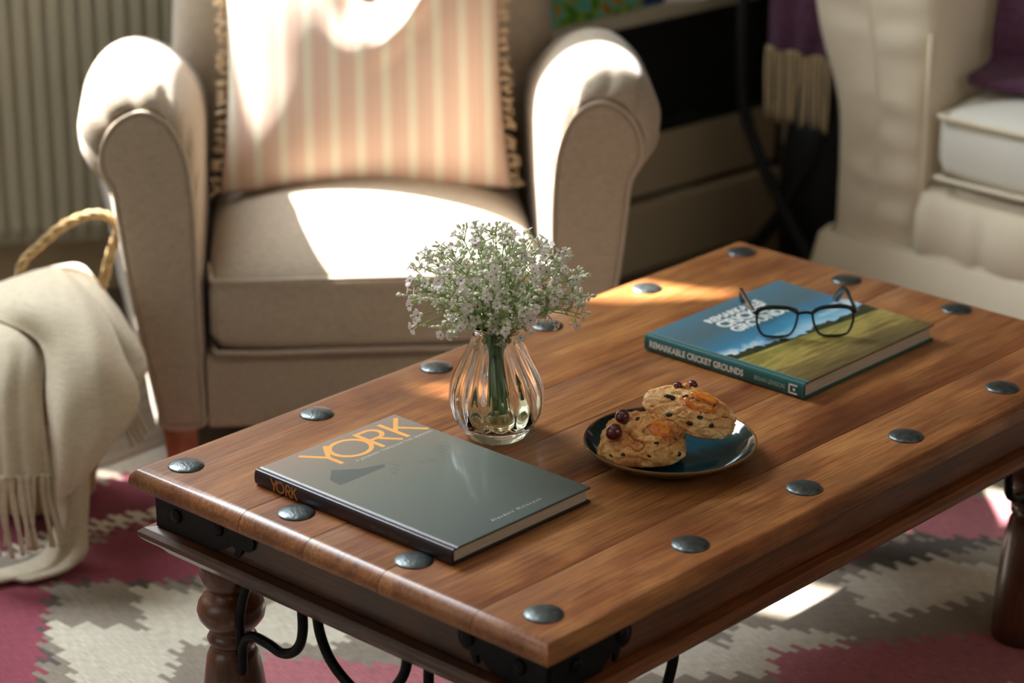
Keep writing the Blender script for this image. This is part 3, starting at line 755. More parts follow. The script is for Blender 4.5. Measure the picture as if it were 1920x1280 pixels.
# purple cushion/blanket lying on the sofa seat
pc = thing('folded_blanket', 'purple herringbone blanket hanging down onto the sofa seat beside the arm', 'blanket', (1.65, 0.86, 0))
rows = []
for i in range(9):
    t = i/8; z = 0.86-0.375*t
    rows.append([Vector((0.20-0.06*t-0.008*math.sin(j*1.9+t*2), -0.197-0.036*j, z)) for j in range(8)])
rows.append([Vector((0.075-0.01*math.sin(j*1.7), -0.197-0.036*j, 0.470)) for j in range(8)])
V, F = grid(rows, 40, 50); o = frompy('cloth', V, F, M['purple'], pc); solid(o, 0.016, 0)
dc = box('scatter_cushion', 1.99, 2.10, 0.46, 0.672, 0.476, 0.85, M['black'], None, 0.02, 4); tag(dc, 'dark cushion in the corner of the sofa behind the purple blanket', 'cushion')

# ------------------------------------------------------------------ media cabinet, books and stand in the dark corner
mc = thing('media_cabinet', 'low cabinet with pale top board and black open bay behind the armchair', 'cabinet', (1.47, 1.345, 0), math.radians(-5.5))
box('top_board', -0.02, 0.62, -0.005, 0.22, 0.452, 0.474, M['wall'], mc, 0.002, 2)
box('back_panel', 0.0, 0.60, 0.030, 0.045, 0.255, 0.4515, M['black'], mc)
box('side_panel', -0.012, 0.0, 0.0, 0.21, 0.0, 0.4515, M['skirt'], mc)
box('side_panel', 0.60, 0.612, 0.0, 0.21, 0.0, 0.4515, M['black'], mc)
box('drawer_front', 0.0005, 0.5995, 0.002, 0.02, 0.135, 0.245, M['skirt'], mc, 0.004, 2)
box('shelf', 0.0005, 0.5995, 0.002, 0.029, 0.2455, 0.2545, M['black'], mc)
box('plinth', 0.0005, 0.5995, -0.012, 0.02, 0.0, 0.122, M['skirt'], mc, 0.003, 2)
def kids(name, cols, sc):
    m = NT(name, Roughness=0.45); v = m.obj((sc, sc, sc)); f = m.n('TexNoise', {'Vector': v, 'Scale': 1.0, 'Detail': 1.0}).outputs['Fac']
    st = [(0.30+0.4*i/(len(cols)-1), c) for i, c in enumerate(cols)]; m.set('Base_Color', m.ramp(f, st, 'CONSTANT')); return m.m
gk = kids('green_cover', [S(70, 130, 30), S(150, 180, 30), S(70, 180, 200), S(110, 170, 40), S(230, 120, 40), S(40, 120, 60)], 42)
def flatbook(name, label, x0, x1, z1, mat, y=0.012, t=0.014, tilt=0):
    b = thing(name, label, 'book', (1.47, 1.345, 0), math.radians(-5.5))
    box('cover', x0, x1, y, y+0.002, 0.4745, z1, mat, b); box('pages', x0+.002, x1-.002, y+0.0021, y+t, 0.4755, z1-.003, M['paper'], b); box('cover', x0, x1, y+t+.0001, y+t+.002, 0.4745, z1, mat, b)
    return b
flatbook('picture_book', 'green and blue illustrated picture book standing on the cabinet top behind the armchair', 0.005, 0.255, 0.63, gk)
flatbook('blue_book', 'plain dark blue book standing at the right of the illustrated picture book', 0.260, 0.315, 0.60, plain('navy_cover', S(20, 70, 130), 0.5), 0.02)
st = thing('stool', 'black metal-legged stool in the dark corner between the cabinet and the sofa', 'stool', (0, 0, 0))
box('seat', 1.805, 2.09, 0.965, 1.20, 0.600, 0.628, M['black'], st, 0.006, 3)
tube('leg', [(1.822, 1.185, 0.60), (1.820, 1.185, 0.42), (1.822, 1.170, 0.28), (1.825, 1.08, 0.13), (1.830, 0.985, 0.008)], 0.011, M['black'], st, 10, n=40)
tube('leg', [(2.07, 1.185, 0.60), (2.07, 1.15, 0.28), (2.07, 1.0, 0.012)], 0.011, M['black'], st, 10, n=40)
tube('leg', [(1.825, 0.985, 0.60), (1.828, 1.0, 0.30), (1.832, 1.18, 0.012)], 0.011, M['black'], st, 10, n=40)
tube('leg', [(2.07, 0.985, 0.60), (2.07, 1.0, 0.30), (2.07, 1.18, 0.012)], 0.011, M['black'], st, 10, n=40)
bb = thing('dark_bag', 'soft black bag on the floor under the black stool', 'bag', (1.955, 1.09, 0))
V, F = lathe([(0.06, 0.0), (0.078, 0.02), (0.085, 0.12), (0.08, 0.24), (0.06, 0.33), (0.03, 0.345), (0.01, 0.35)], 40, lambda a, z: 1+0.05*math.sin(a*3+z*20)); frompy('body', V, F, M['black'], bb)
tube('handle', [(-0.03, 0, 0.335), (-0.025, 0, 0.39), (0.0, 0, 0.41), (0.025, 0, 0.39), (0.03, 0, 0.335)], 0.006, M['black'], bb, 8, n=24)

# ------------------------------------------------------------------ hardback books on the table
def hardback(root, W, D, H, cm, sm, dm, tb=0.0026):
    """spine along local -x; W along x, D along y"""
    z0 = 0.0004
    box('back_cover', 0.004, W, 0, D, z0, z0+tb, dm, root, 0.0006, 2)
    cv = box('front_cover', 0.010, W, 0, D, H-tb, H, cm, root, 0.0006, 2)
    # spine, gently rounded, with hinge groove
    P = []
    for k in range(11):
        a = PI/2+PI*k/10; P.append((0.0034+0.0034*math.cos(a)*1.0, H/2+math.sin(a)*(H/2-z0)))
    pts = [(0.0098, H), (0.0080, H-0.0008), (0.0064, H-0.0001)]+P+[(0.0064, z0)]+[(0.0040, z0+tb), (0.0036, H-tb), (0.0098, H-tb)]
    n = len(pts); V = [(x, y, z) for y in (0, D) for x, z in pts]; F = [tuple(range(n)), tuple(range(n, 2*n))]+[(i, (i+1) % n, n+(i+1) % n, n+i) for i in range(n)]
    sp = frompy('spine', V, F, sm, root, False)
    box('page_block', 0.0045, W-0.004, 0.003, D-0.003, z0+tb+.0001, H-tb-.0001, M['paper'], root)
    return cv, sp
def cover_york():
    m = NT('york_cover', Roughness=0.46); m.set('Coat_Weight', 0.12)
    s = m.n('SeparateXYZ', {0: m.obj()}); x, y = s.outputs[0], s.outputs[1]
    n = m.noise(m.obj((8, 8, 8)), 1, 4)
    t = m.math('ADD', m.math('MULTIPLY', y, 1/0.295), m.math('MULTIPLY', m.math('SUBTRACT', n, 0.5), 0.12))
    c = m.ramp(t, [(0.0, S(78, 86, 80)), (0.45, S(104, 112, 102)), (0.75, S(130, 124, 110)), (1.0, S(156, 136, 120))])  # grey print gradient, with sheen painted in lighter and pinkish to the top
    f = m.noise(m.obj((400, 400, 1)), 1, 2)
    m.set('Base_Color', m.mix(0.2, c, m.ramp(f, [(.3, (.5, .5, .5, 1)), (.7, (1, 1, 1, 1))]), 'MULTIPLY')); return m.m
yb = thing('hardback_book', 'slim grey hardback book titled YORK lying at the near left corner of the table', 'book', (0.0165, 0.1405, TZ), math.radians(0.0))
dk = plain('york_spine', S(40, 26, 34), 0.35, 0, 12, 0.2); dk2 = plain('york_back', S(30, 27, 32), 0.4)
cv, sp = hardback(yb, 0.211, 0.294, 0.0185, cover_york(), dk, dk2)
og = plain('orange_print_sheen', S(242, 172, 88), 0.5, 0, 30, 0.04); ogd = plain('orange_spine_print', S(186, 118, 56), 0.5, 0, 30, 0.04)  # cover title orange has its sheen mixed into the colour
wt = plain('pale_print', S(206, 202, 190), 0.5, 0, 30, 0.04); sil = plain('silhouette_print', S(88, 94, 86), 0.44, 0, 30, 0.08)
# YORK drawn as strokes of even width
def stroke_letters(parent, mat, origin, ux, uy, hgt, wgt, seq, name='title'):
    ux = Vector(ux); uy = Vector(uy); uz = ux.cross(uy).normalized(); O = Vector(origin); ac = Acc(); lift = [0]
    def seg(a, b, wd):
        a = Vector(a); b = Vector(b); d = (b-a).normalized(); n_ = Vector((-d.y, d.x))*wd/2
        lift[0] += 0.000004
        q = [a+n_, b+n_, b-n_, a-n_]; P0 = [O+ux*p.x+uy*p.y for p in q]; top = 0.00012+lift[0]
        ac.add([p-uz*0.0001 for p in P0]+[p+uz*top for p in P0], [(0, 1, 2, 3), (7, 6, 5, 4), (0, 4, 5, 1), (1, 5, 6, 2), (2, 6, 7, 3), (3, 7, 4, 0)])
    def arc(cx, cy, rx, ry, a0, a1, wd, n=28):
        V = []; lift[0] += 0.000004; top = 0.00012+lift[0]
        for i in range(n+1):
            a = a0+(a1-a0)*i/n
            for rr in (-wd/2, wd/2):
                p = O+ux*(cx+(rx+rr)*math.cos(a))+uy*(cy+(ry+rr)*math.sin(a)); V += [p-uz*0.0001, p+uz*top]
        F = []
        for i in range(n):
            b = i*4; F += [(b+1, b+3, b+7, b+5), (b, b+4, b+6, b+2), (b, b+1, b+5, b+4), (b+2, b+6, b+7, b+3)]
        ac.add(V, F)
    h = hgt; w = wgt
    for (chh, x) in seq:
        if chh == 'Y': seg((x, h), (x+.36*h, .46*h), w); seg((x+.72*h, h), (x+.36*h, .46*h), w); seg((x+.36*h, .50*h), (x+.36*h, 0), w)
        if chh == 'O': arc(x+.50*h, .5*h, .50*h-w/2, .5*h-w/2, 0, 2*PI, w, 40)
        if chh == 'R':
            seg((x+w/2, 0), (x+w/2, h), w); seg((x, h-w/2), (x+.32*h, h-w/2), w); seg((x, .48*h), (x+.32*h, .48*h), w)
            arc(x+.32*h, .74*h-w/4, .24*h-w/4, .26*h-w/4, -PI/2, PI/2, w, 20); seg((x+.26*h, .48*h), (x+.58*h, 0), w)
        if chh == 'K': seg((x+w/2, 0), (x+w/2, h), w); seg((x+w*.7, .46*h), (x+.56*h, h), w); seg((x+.20*h, .60*h), (x+.62*h, 0), w)
    return ac.make(name, mat, parent, False)
hh = 0.0485
stroke_letters(cv, og, (0.056, 0.236, 0.0185), (1.12, 0, 0), (0, 1, 0), hh, 0.0052, [('Y', 0), ('O', .50*hh), ('R', 1.46*hh), ('K', 2.16*hh)])
hs = 0.0135
stroke_letters(sp, ogd, (0.0, 0.268, 0.0026), (0, -1, 0), (0, 0, 1), hs, 0.0018, [('Y', 0), ('O', .60*hs), ('R', 1.72*hs), ('K', 2.42*hs)])
text('subtitle', 'A JOURNEY THROUGH THE SEASONS', 0.0058, wt, cv, (0.090, 0.2280, 0.0185), (1, 0, 0), (0, 1, 0), 0.00008, spacing=1.22)
text('author', 'Alasdair McIntosh', 0.0062, wt, cv, (0.078, 0.0165, 0.0185), (1, 0, 0), (0, 1, 0), 0.00008, spacing=1.6)
text('author', 'Alasdair McIntosh', 0.006, sil, sp, (0.0, 0.115, 0.006), (0, -1, 0), (0, 0, 1), 0.00008, spacing=1.2)
V, F = prism([(0.034, 0.196), (0.036, 0.214), (0.055, 0.232), (0.062, 0.226), (0.078, 0.212), (0.105, 0.202), (0.10, 0.196)], 0.0184, 0.01855); frompy('silhouette', V, F, sil, cv, False)
rnd = random.Random(4); ac = Acc()
for k in range(26):
    x = 0.095+k*0.0036+rnd.uniform(-.001, .001); y = 0.175+0.010*math.sin(k*0.3)+rnd.uniform(-.004, .004); l = rnd.uniform(0.006, 0.016)
    if 6 < k < 11: continue
    ac.add([(x, y, 0.0184), (x+0.0010, y, 0.0184), (x+0.0006+rnd.uniform(-.002, .002), y+l, 0.0184), (x, y, 0.01858), (x+0.0010, y, 0.01858), (x+0.0006, y+l, 0.01858)], [(0, 1, 2), (3, 4, 5), (0, 1, 4, 3), (1, 2, 5, 4), (2, 0, 3, 5)])
ac.make('grass_print', sil, cv, False)

def cover_crk():
    m = NT('cricket_cover', Roughness=0.25); m.set('Coat_Weight', 0.15)
    s = m.n('SeparateXYZ', {0: m.obj()}); x = m.math('MULTIPLY', s.outputs[0], 1/0.268); y = m.math('MULTIPLY', s.outputs[1], 1/0.239)
    n1 = m.noise(m.obj((7, 12, 1)), 1, 5, 0.6, 0.5); n2 = m.noise(m.obj((55, 55, 1)), 1, 4); n3 = m.noise(m.obj((14, 120, 1)), 1, 4)
    sky = m.ramp(m.math('ADD', y, m.math('MULTIPLY', m.math('SUBTRACT', n1, 0.5), 0.35)), [(0.40, S(160, 200, 220)), (0.50, S(74, 150, 190)), (0.60, S(64, 122, 152)), (0.75, S(84, 108, 116)), (1.0, S(84, 122, 138))])
    cl = m.ramp(m.math('ADD', n1, m.math('MULTIPLY', m.math('ABSOLUTE', m.math('SUBTRACT', y, 0.50)), -1.6)), [(0.40, (0, 0, 0, 1)), (0.52, (1, 1, 1, 1))])
    sky = m.mix(cl, sky, S(206, 220, 226))
    field = m.ramp(m.math('ADD', y, m.math('MULTIPLY', m.math('SUBTRACT', n3, 0.5), 0.5)), [(0.0, S(96, 82, 52)), (0.16, S(128, 110, 62)), (0.28, S(176, 156, 84)), (0.36, S(132, 122, 62)), (0.5, S(190, 172, 98))])
    th = m.math('ADD', m.math('ADD', 0.44, m.math('MULTIPLY', x, -0.10)), 0.0)
    tre = m.math('ADD', th, m.math('MULTIPLY', m.math('SUBTRACT', n2, 0.35), 0.16))
    tre2 = m.math('ADD', tre, m.math('MULTIPLY', m.math('ABSOLUTE', m.math('SUBTRACT', x, 0.45)), 0.12))
    c = m.mix(m.math('LESS_THAN', y, tre2), sky, S(50, 56, 34))
    c = m.mix(m.math('LESS_THAN', y, m.math('ADD', th, 0.0)), c, field)
    m.set('Base_Color', c); return m.m
teal = plain('teal_cloth', S(22, 84, 82), 0.42, 0, 20, 0.06)
cb = thing('hardback_book', 'teal hardback book titled Remarkable Cricket Grounds with a landscape cover under the glasses', 'book', (0.6095, 0.1475, TZ), math.radians(0.2))
cv2, sp2 = hardback(cb, 0.268, 0.240, 0.0215, cover_crk(), teal, teal, 0.0028)
wt2 = plain('white_print', S(226, 226, 220), 0.5, 0, 30, 0.02); wt3 = plain('dull_print', S(160, 184, 172), 0.5, 0, 30, 0.02)
text('title', 'REMARKABLE', 0.0175, wt2, cv2, (0.083, 0.2035, 0.0215), (1, 0, 0), (0, 1, 0), 0.00012, bold=0.0006)
text('title', 'CRICKET', 0.0275, wt2, cv2, (0.083, 0.1805, 0.0215), (1, 0, 0), (0, 1, 0), 0.00012, bold=0.0010, xs=0.92)
text('title', 'GROUNDS', 0.0235, wt2, cv2, (0.083, 0.1605, 0.0215), (1, 0, 0), (0, 1, 0), 0.00012, bold=0.0009, xs=0.95)
text('title', 'REMARKABLE CRICKET GROUNDS', 0.0112, wt2, sp2, (0.0, 0.232, 0.0070), (0, -1, 0), (0, 0, 1), 0.0001, xs=0.83, bold=0.0003)
text('author', 'BRIAN LEVISON', 0.0078, wt3, sp2, (0.0, 0.072, 0.0078), (0, -1, 0), (0, 0, 1), 0.0001, xs=0.82)
ac = Acc()
for (a, b, c, d) in ((-.0005, .012, .0145, .0165), (-.0005, .0015, .0045, .0165), (-.0005, .012, .0045, .0062), (.006, .009, .0085, .012)):
    ac.add(*[(lambda V, F: (V, F))(*prism([(-0.0001, c), (-0.0001, d), (0.0002, d), (0.0002, c)], 0.021-b, 0.021-a, 'xz'))][0])
V = [(x, y, z) for (x, y, z) in ac.V]
o = frompy('emblem', V, ac.F, wt2, sp2, False)
V, F = prism([(0.10, 0.034), (0.1035, 0.034), (0.1035, 0.0375), (0.10, 0.0375)], 0, 0.0001)

# ------------------------------------------------------------------ reading glasses
gl = thing('reading_glasses', 'dark green framed reading glasses standing open on the cricket book', 'glasses', (0.7310, 0.2370, TZ+0.0216), math.radians(-44))
gf = NT('glasses_acetate', Roughness=0.15, Base_Color=S(12, 22, 22)); 
gn = gf.noise(gf.obj((90, 90, 90)), 1, 2); gf.set('Base_Color', gf.ramp(gn, [(.35, S(8, 14, 14)), (.7, S(18, 44, 42))]))
lens = NT('glasses_lens', Roughness=0.0, Base_Color=(0.93, 0.99, 0.98, 1), IOR=1.08); lens.set('Transmission_Weight', 1.0)
# front plane tilted back: lens outline in (x,z)
tl = math.radians(12)
def tilt(x, z, y=0): return (x, y+math.sin(tl)*z*0.6-0.0, z)
outl = [(-.0240, .0315), (-.015, .0350), (0.0, .0362), (.014, .0355), (.0235, .0315), (.0252, .0200), (.0205, .0065), (.0120, .0014), (-.0070, .0010), (-.0165, .0045), (-.0225, .0160)]
for s in (-1, 1):
    cx = s*0.0335
    P = [tilt(cx+s*x, z+0.001) for x, z in outl]
    Q = spline(P, 64, True)
    rim = tube('rim', Q, lambda t: 0.00165, gf.m, gl, 8, closed=True)
    # thicker upper bar
    up_ = [tilt(cx+s*x, z+0.001) for x, z in [(-.0235, .030), (-.015, .0350), (0.0, .0368), (.014, .0365), (.0245, .0335), (.0275, .031)]]
    tube('brow', up_, lambda t: 0.0030-0.0006*abs(2*t-1), gf.m, gl, 8, n=40)
    ins = [tilt(cx+s*x*0.985, z*0.985+0.0013) for x, z in outl]
    Qi = spline(ins, 48, True); V = [tuple(q) for q in Qi]+[(q[0], q[1]+0.0009, q[2]) for q in Qi]; n = 48
    frompy('lens', V, [tuple(range(n)), tuple(range(n, 2*n))]+[(i, (i+1) % n, n+(i+1) % n, n+i) for i in range(n)], lens.m, gl, False)
    # temple
    o0 = tilt(s*0.0605, 0.031)
    side_in = 0.0 if s < 0 else 0.0
    T = [Vector(o0), Vector(o0)+Vector((s*0.0015, 0.010, 0.0012)), Vector((s*0.064, 0.055, 0.031)), Vector((s*0.065, 0.088, 0.030)), Vector((s*0.063, 0.104, 0.022)), Vector((s*0.059, 0.122, 0.0035))]
    tube('temple', T, lambda t: 0.0019+0.0010*t, gf.m, gl, 8, n=40, flat=1.6)
    tube('hinge', [Vector(o0)+Vector((-s*0.001, 0.0, 0)), Vector(o0)+Vector((s*0.0015, 0.006, 0.0))], 0.0026, gf.m, gl, 8)
tube('bridge', [tilt(-0.0105, .0290), tilt(-0.005, .0305), tilt(0, .0310), tilt(0.005, .0305), tilt(0.0105, .0290)], 0.0020, gf.m, gl, 8, n=20)

# ------------------------------------------------------------------ vase
vs = thing('glass_vase', 'small clear ribbed glass vase holding white gypsophila on the table', 'vase', (0.2945, 0.3395, TZ+0.0002))
g = NT('clear_glass', Roughness=0.0, Base_Color=(0.985, 1.0, 0.99, 1), IOR=1.45); g.set('Transmission_Weight', 1.0)
def fluteo(a, z):
    k = max(0, min(1, (z-0.012)/0.02))*max(0, min(1, (0.118-z)/0.02)); return 1+0.010*k*math.cos(14*(a+z*1.5))
def flutei(a, z):
    k = max(0, min(1, (z-0.016)/0.02))*max(0, min(1, (0.118-z)/0.02)); return 1-0.028*k*math.cos(14*(a+z*1.5))
outp = [(0.001, 0.0015), (0.020, 0.0012), (0.029, 0.0), (0.0325, 0.0010), (0.0365, 0.006), (0.0425, 0.014), (0.0485, 0.025), (0.0525, 0.038), (0.0535, 0.048), (0.0520, 0.060), (0.0475, 0.074), (0.0410, 0.088), (0.0345, 0.101), (0.0295, 0.111), (0.0268, 0.118), (0.0262, 0.123), (0.0280, 0.128), (0.0320, 0.1325), (0.0345, 0.1345), (0.0353, 0.1362), (0.0345, 0.1375)]
inp = [(0.0325, 0.1370), (0.0298, 0.1340), (0.0262, 0.129), (0.0242, 0.123), (0.0246, 0.118), (0.0272, 0.111), (0.0320, 0.101), (0.0385, 0.088), (0.0450, 0.074), (0.0495, 0.060), (0.0510, 0.048), (0.0500, 0.038), (0.0458, 0.026), (0.0380, 0.0175), (0.026, 0.0145), (0.001, 0.014)]
def spl2(P, n): return [(q.x, q.y) for q in spline([(a, b, 0) for a, b in P], n)]
outp = spl2(outp, 60); inp = spl2(inp, 50); seg = 168; V = []; F = []
full = outp+inp; n = len(full)
for i in range(seg):
    a = 2*PI*i/seg
    for j, (r, z) in enumerate(full):
        rr = r*(fluteo(a, z) if j < len(outp) else flutei(a, z)); V.append((rr*math.cos(a), rr*math.sin(a), z))
for i in range(seg):
    k = (i+1) % seg
    for j in range(n-1): F.append((i*n+j, k*n+j, k*n+j+1, i*n+j+1))
F.append(tuple(i*n for i in range(seg))); F.append(tuple(i*n+n-1 for i in range(seg)))
frompy('glass_body', V, F, g.m, vs)
wa = NT('vase_tint', Roughness=0.0, Base_Color=(0.90, 0.96, 0.66, 1), IOR=1.33); wa.set('Transmission_Weight', 1.0)  # added body, its yellow-green stands in for stems refracted in the base
frompy('base_tint', *lathe(spl2([(0.002, 0.0150), (0.024, 0.0152), (0.0355, 0.0185), (0.0410, 0.0225), (0.0420, 0.0240), (0.002, 0.0240)], 24), 64), wa.m, vs)
# ------------------------------------------------------------------ flowers
st_m = plain('flower_stem', S(92, 128, 66), 0.5, 0, 60, 0.25); st_l = plain('flower_stem_light', S(150, 178, 104), 0.5, 0, 60, 0.2)
pe = NT('petal', Roughness=0.6, Base_Color=S(246, 238, 236)); tr_ = pe.n('BsdfTranslucent', {'Color': S(250, 244, 236)}); mx_ = pe.n('MixShader', {0: 0.4}); pe.t.links.new(pe.b.outputs[0], mx_.inputs[1]); pe.t.links.new(tr_.outputs[0], mx_.inputs[2]); pe.t.links.new(mx_.outputs[0], pe.out.inputs[0])
eye = plain('flower_eye', S(84, 82, 58), 0.6); bud_m = plain('bud', S(232, 234, 206), 0.55, 0, 90, 0.15)
fb = thing('flower_bunch', 'bunch of small white gypsophila flowers on green stems in the glass vase', 'flowers', (0.2945, 0.3395, TZ+0.0002))
def petalmesh():
    ac = Acc()
    for k in range(5):
        a = k*2*PI/5; ca, sa = math.cos(a), math.sin(a)
        pts = [(0.0006, 0, 0.0), (0.0022, -0.0015, 0.0007), (0.0042, -0.0025, 0.0016), (0.0058, -0.0014, 0.0017), (0.0055, 0.0, 0.0013), (0.0058, 0.0014, 0.0017), (0.0042, 0.0025, 0.0016), (0.0022, 0.0015, 0.0007)]
        V = [(x*ca-y*sa, x*sa+y*ca, z) for x, y, z in pts]+[(x*ca-y*sa, x*sa+y*ca, z-0.00035) for x, y, z in pts]
        n = 8; ac.add(V, [(0, 1, 7), (1, 2, 6, 7), (2, 3, 4), (2, 4, 6), (4, 5, 6), (8, 15, 9), (9, 15, 14, 10), (10, 14, 12), (10, 12, 11), (12, 14, 13)]+[(i, (i+1) % n, n+(i+1) % n, n+i) for i in range(n)])
    # eye and calyx
    b = len(ac.F)
    ac.add(*lathe([(0.0006, 0.0006), (0.0008, 0.0010), (0.0004, 0.0015)], 8)); e = len(ac.F)
    ac.add(*lathe([(0.0003, -0.0040), (0.0010, -0.0030), (0.0013, -0.0012), (0.0008, -0.0002)], 7))
    me = bpy.data.meshes.new('flower'); me.from_pydata(ac.V, [], ac.F)
    bm = bmesh.new(); bm.from_mesh(me); bmesh.ops.recalc_face_normals(bm, faces=bm.faces); bm.to_mesh(me); bm.free()
    for mm in (pe.m, eye, bud_m): me.materials.append(mm)
    for i, p in enumerate(me.polygons): p.material_index = 0 if i < b else (1 if i < e else 2)
    return me
fm = petalmesh()
rnd = random.Random(21); stems = Acc(); twigs = Acc(); buds = Acc(); ftips = []
bud = lathe([(0.0003, -0.0025), (0.0013, -0.0012), (0.0017, 0.0004), (0.0013, 0.0020), (0.0004, 0.0028)], 7)
def put(acc_, geo, p, d, s=1.0):
    q = Vector((0, 0, 1)).rotation_difference(d.normalized()); acc_.add([q @ (Vector(v)*s)+p for v in geo[0]], geo[1])
C = Vector((0.0, 0.0, 0.134))
NS = 66
for k in range(NS):
    th_ = math.acos(1-(k+0.5)/NS*0.98); az = k*2.39996+rnd.uniform(-.2, .2)
    th_ = min(th_, math.radians(98))
    d = Vector((math.sin(th_)*math.cos(az), math.sin(th_)*math.sin(az), math.cos(th_)))
    L = (0.104+0.012*math.cos(th_)*0)*rnd.uniform(0.86, 1.03)
    Lz = 0.098
    end = C+Vector((d.x*0.106*rnd.uniform(.86, 1.05), d.y*0.106*rnd.uniform(.86, 1.05), d.z*Lz*rnd.uniform(.9, 1.05)+0.010))
    neck = C+Vector((d.x*0.016, d.y*0.016, -0.010)); low = Vector((rnd.uniform(-.022, .022), rnd.uniform(-.022, .022), 0.028+rnd.uniform(0, .03)))
    mid = neck.lerp(end, 0.5)+Vector((0, 0, 0.016))
    if k < 26:
        midb = low.lerp(neck, 0.5)*1.0; midb.x *= 0.7; midb.y *= 0.7
        stems.add(*tubegeo(spline([low, midb, neck], 10), 0.0018, 6))
    P = spline([neck-Vector((0, 0, 0.012)), neck, mid, end], 12)
    twigs.add(*tubegeo(P, lambda t: 0.0010-0.0004*t, 5))
    # sub-branches
    for q in range(9):
        i0 = rnd.randint(5, 10); p0 = P[i0]; u = rnd.uniform(0.45, 1.0)
        out = (P[i0]-C).normalized(); r = Vector((rnd.uniform(-1, 1), rnd.uniform(-1, 1), rnd.uniform(-.6, 1))).normalized()
        p2 = p0+(out*0.8+r*0.95).normalized()*rnd.uniform(0.014, 0.028)*u; p1 = p0.lerp(p2, .5)+Vector((0, 0, 0.002))
        twigs.add(*tubegeo([p0, p1, p2], 0.00050, 4)); dd = (p2-p1).normalized()
        if rnd.random() < 0.52: ftips.append((p2, (dd+out*0.5+Vector((-0.3, -0.3, 0.1))*rnd.random()).normalized()))
        else: put(buds, bud, p2, dd, rnd.uniform(.8, 1.3))
        for _ in range(2):
            r2 = Vector((rnd.uniform(-1, 1), rnd.uniform(-1, 1), rnd.uniform(-.6, 1))).normalized(); p3 = p1+(dd+r2).normalized()*rnd.uniform(0.006, 0.011)
            twigs.add(*tubegeo([p1, p3], 0.0004, 4)); put(buds, bud, p3, p3-p1, rnd.uniform(.8, 1.4))
    ftips.append((end, (end-P[-2]).normalized()))
    # leaves: small narrow
    for q in range(2):
        i0 = rnd.randint(3, 8); p0 = P[i0]; r = Vector((rnd.uniform(-1, 1), rnd.uniform(-1, 1), rnd.uniform(0, 1))).normalized()*0.014
        twigs.add(*tubegeo(spline([p0, p0+r*.5+Vector((0, 0, .002)), p0+r], 5), lambda t: 0.0012*math.sin(PI*min(.98, max(.06, t))), 4, flat=0.4))
stems.make('stem', st_m, fb); tw = twigs.make('twigs', st_l, fb); tw['kind'] = 'stuff'
bo = buds.make('buds', bud_m, fb); bo['kind'] = 'stuff'
cdir = (Vector(cam.location)-Vector((0.2945, 0.3395, 0.55))).normalized()
ftips.sort(key=lambda t: -(t[0].dot(cdir)))
for i, (p, d) in enumerate(ftips[:298]):
    f = bpy.data.objects.new('flower', fm); COL.objects.link(f); f.parent = fb; f.location = p
    s = rnd.choice((0.62, 0.8, 0.95, 1.05, 1.22))*rnd.uniform(.9, 1.08); f.scale = (s, s, s); f.rotation_mode = 'QUATERNION'
    f.rotation_quaternion = Vector((0, 0, 1)).rotation_difference(d)
rest = Acc()
for (p, d) in ftips[298:]:
    put(rest, ([tuple(v.co) for v in fm.vertices], [tuple(q.vertices) for q in fm.polygons]), p, d, 0.9)
if rest.V: ro = rest.make('small_flowers', pe.m, fb); ro['kind'] = 'stuff'
for q in fm.polygons: q.use_smooth = False

# ------------------------------------------------------------------ plate
pm = NT('teal_glaze', Roughness=0.08); s = pm.n('SeparateXYZ', {0: pm.obj()}); 
rr = pm.n('VectorMath', {0: pm.n('CombineXYZ', {0: s.outputs[0], 1: s.outputs[1]}).outputs[0]}, operation='LENGTH').outputs['Value']
nz = pm.noise(pm.obj((60, 60, 60)), 1, 4)
c = pm.ramp(pm.math('ADD', pm.math('MULTIPLY', rr, 10), pm.math('MULTIPLY', nz, 0.06)), [(0.0, S(4, 72, 92)), (0.55, S(4, 62, 76)), (0.80, S(16, 58, 62)), (0.945, S(14, 36, 38)), (0.97, S(120, 84, 46))])
pm.set('Base_Color', c); pm.set('IOR', 1.42)
pn = pm.noise(pm.obj((35, 35, 35)), 1, 2); pm.bump(pn, 0.05, 0.002)
pt_ = thing('plate', 'round dark teal glazed side plate holding two scones on the table', 'plate', (0.3755, 0.1545, TZ+0.0002))
V, F = lathe(spl2([(0.002, 0.002), (0.050, 0.002), (0.056, 0.0), (0.060, 0.0005), (0.063, 0.004), (0.076, 0.0080), (0.088, 0.0145), (0.0945, 0.0205), (0.0955, 0.0222), (0.0950, 0.0236), (0.0935, 0.0236), (0.0915, 0.0218), (0.0840, 0.0150), (0.0740, 0.0098), (0.064, 0.0074), (0.050, 0.0066), (0.002, 0.0064)], 70), 96); frompy('dish', V, F, pm.m, pt_)

# ------------------------------------------------------------------ scones
def sconemat(name, a, b, c_, d):
    m = NT(name, Roughness=0.62); v = m.obj(); n1 = m.noise(m.obj((38, 38, 38)), 1, 5, 0.6, 0.4); n2 = m.noise(m.obj((160, 160, 160)), 1, 4)
    z = m.n('SeparateXYZ', {0: v}).outputs[2]
    f = m.math('ADD', m.math('MULTIPLY', n1, 0.75), m.math('MULTIPLY', n2, 0.25))
    col = m.ramp(f, [(0.32, a), (0.45, b), (0.56, c_), (0.68, d)])
    base = m.ramp(m.math('ADD', m.math('MULTIPLY', z, 26), m.math('MULTIPLY', n1, 0.3)), [(0.0, S(214, 150, 92)), (0.45, (1, 1, 1, 1))])
    m.set('Base_Color', m.mix(0.6, col, base, 'MULTIPLY')); m.set('Subsurface_Weight', 0.06); m.set('Subsurface_Radius', (0.006, 0.003, 0.0015))
    m.bump(m.math('ADD', m.math('MULTIPLY', n1, 1.0), m.math('MULTIPLY', n2, 0.45)), 1.0, 0.004); return m.m
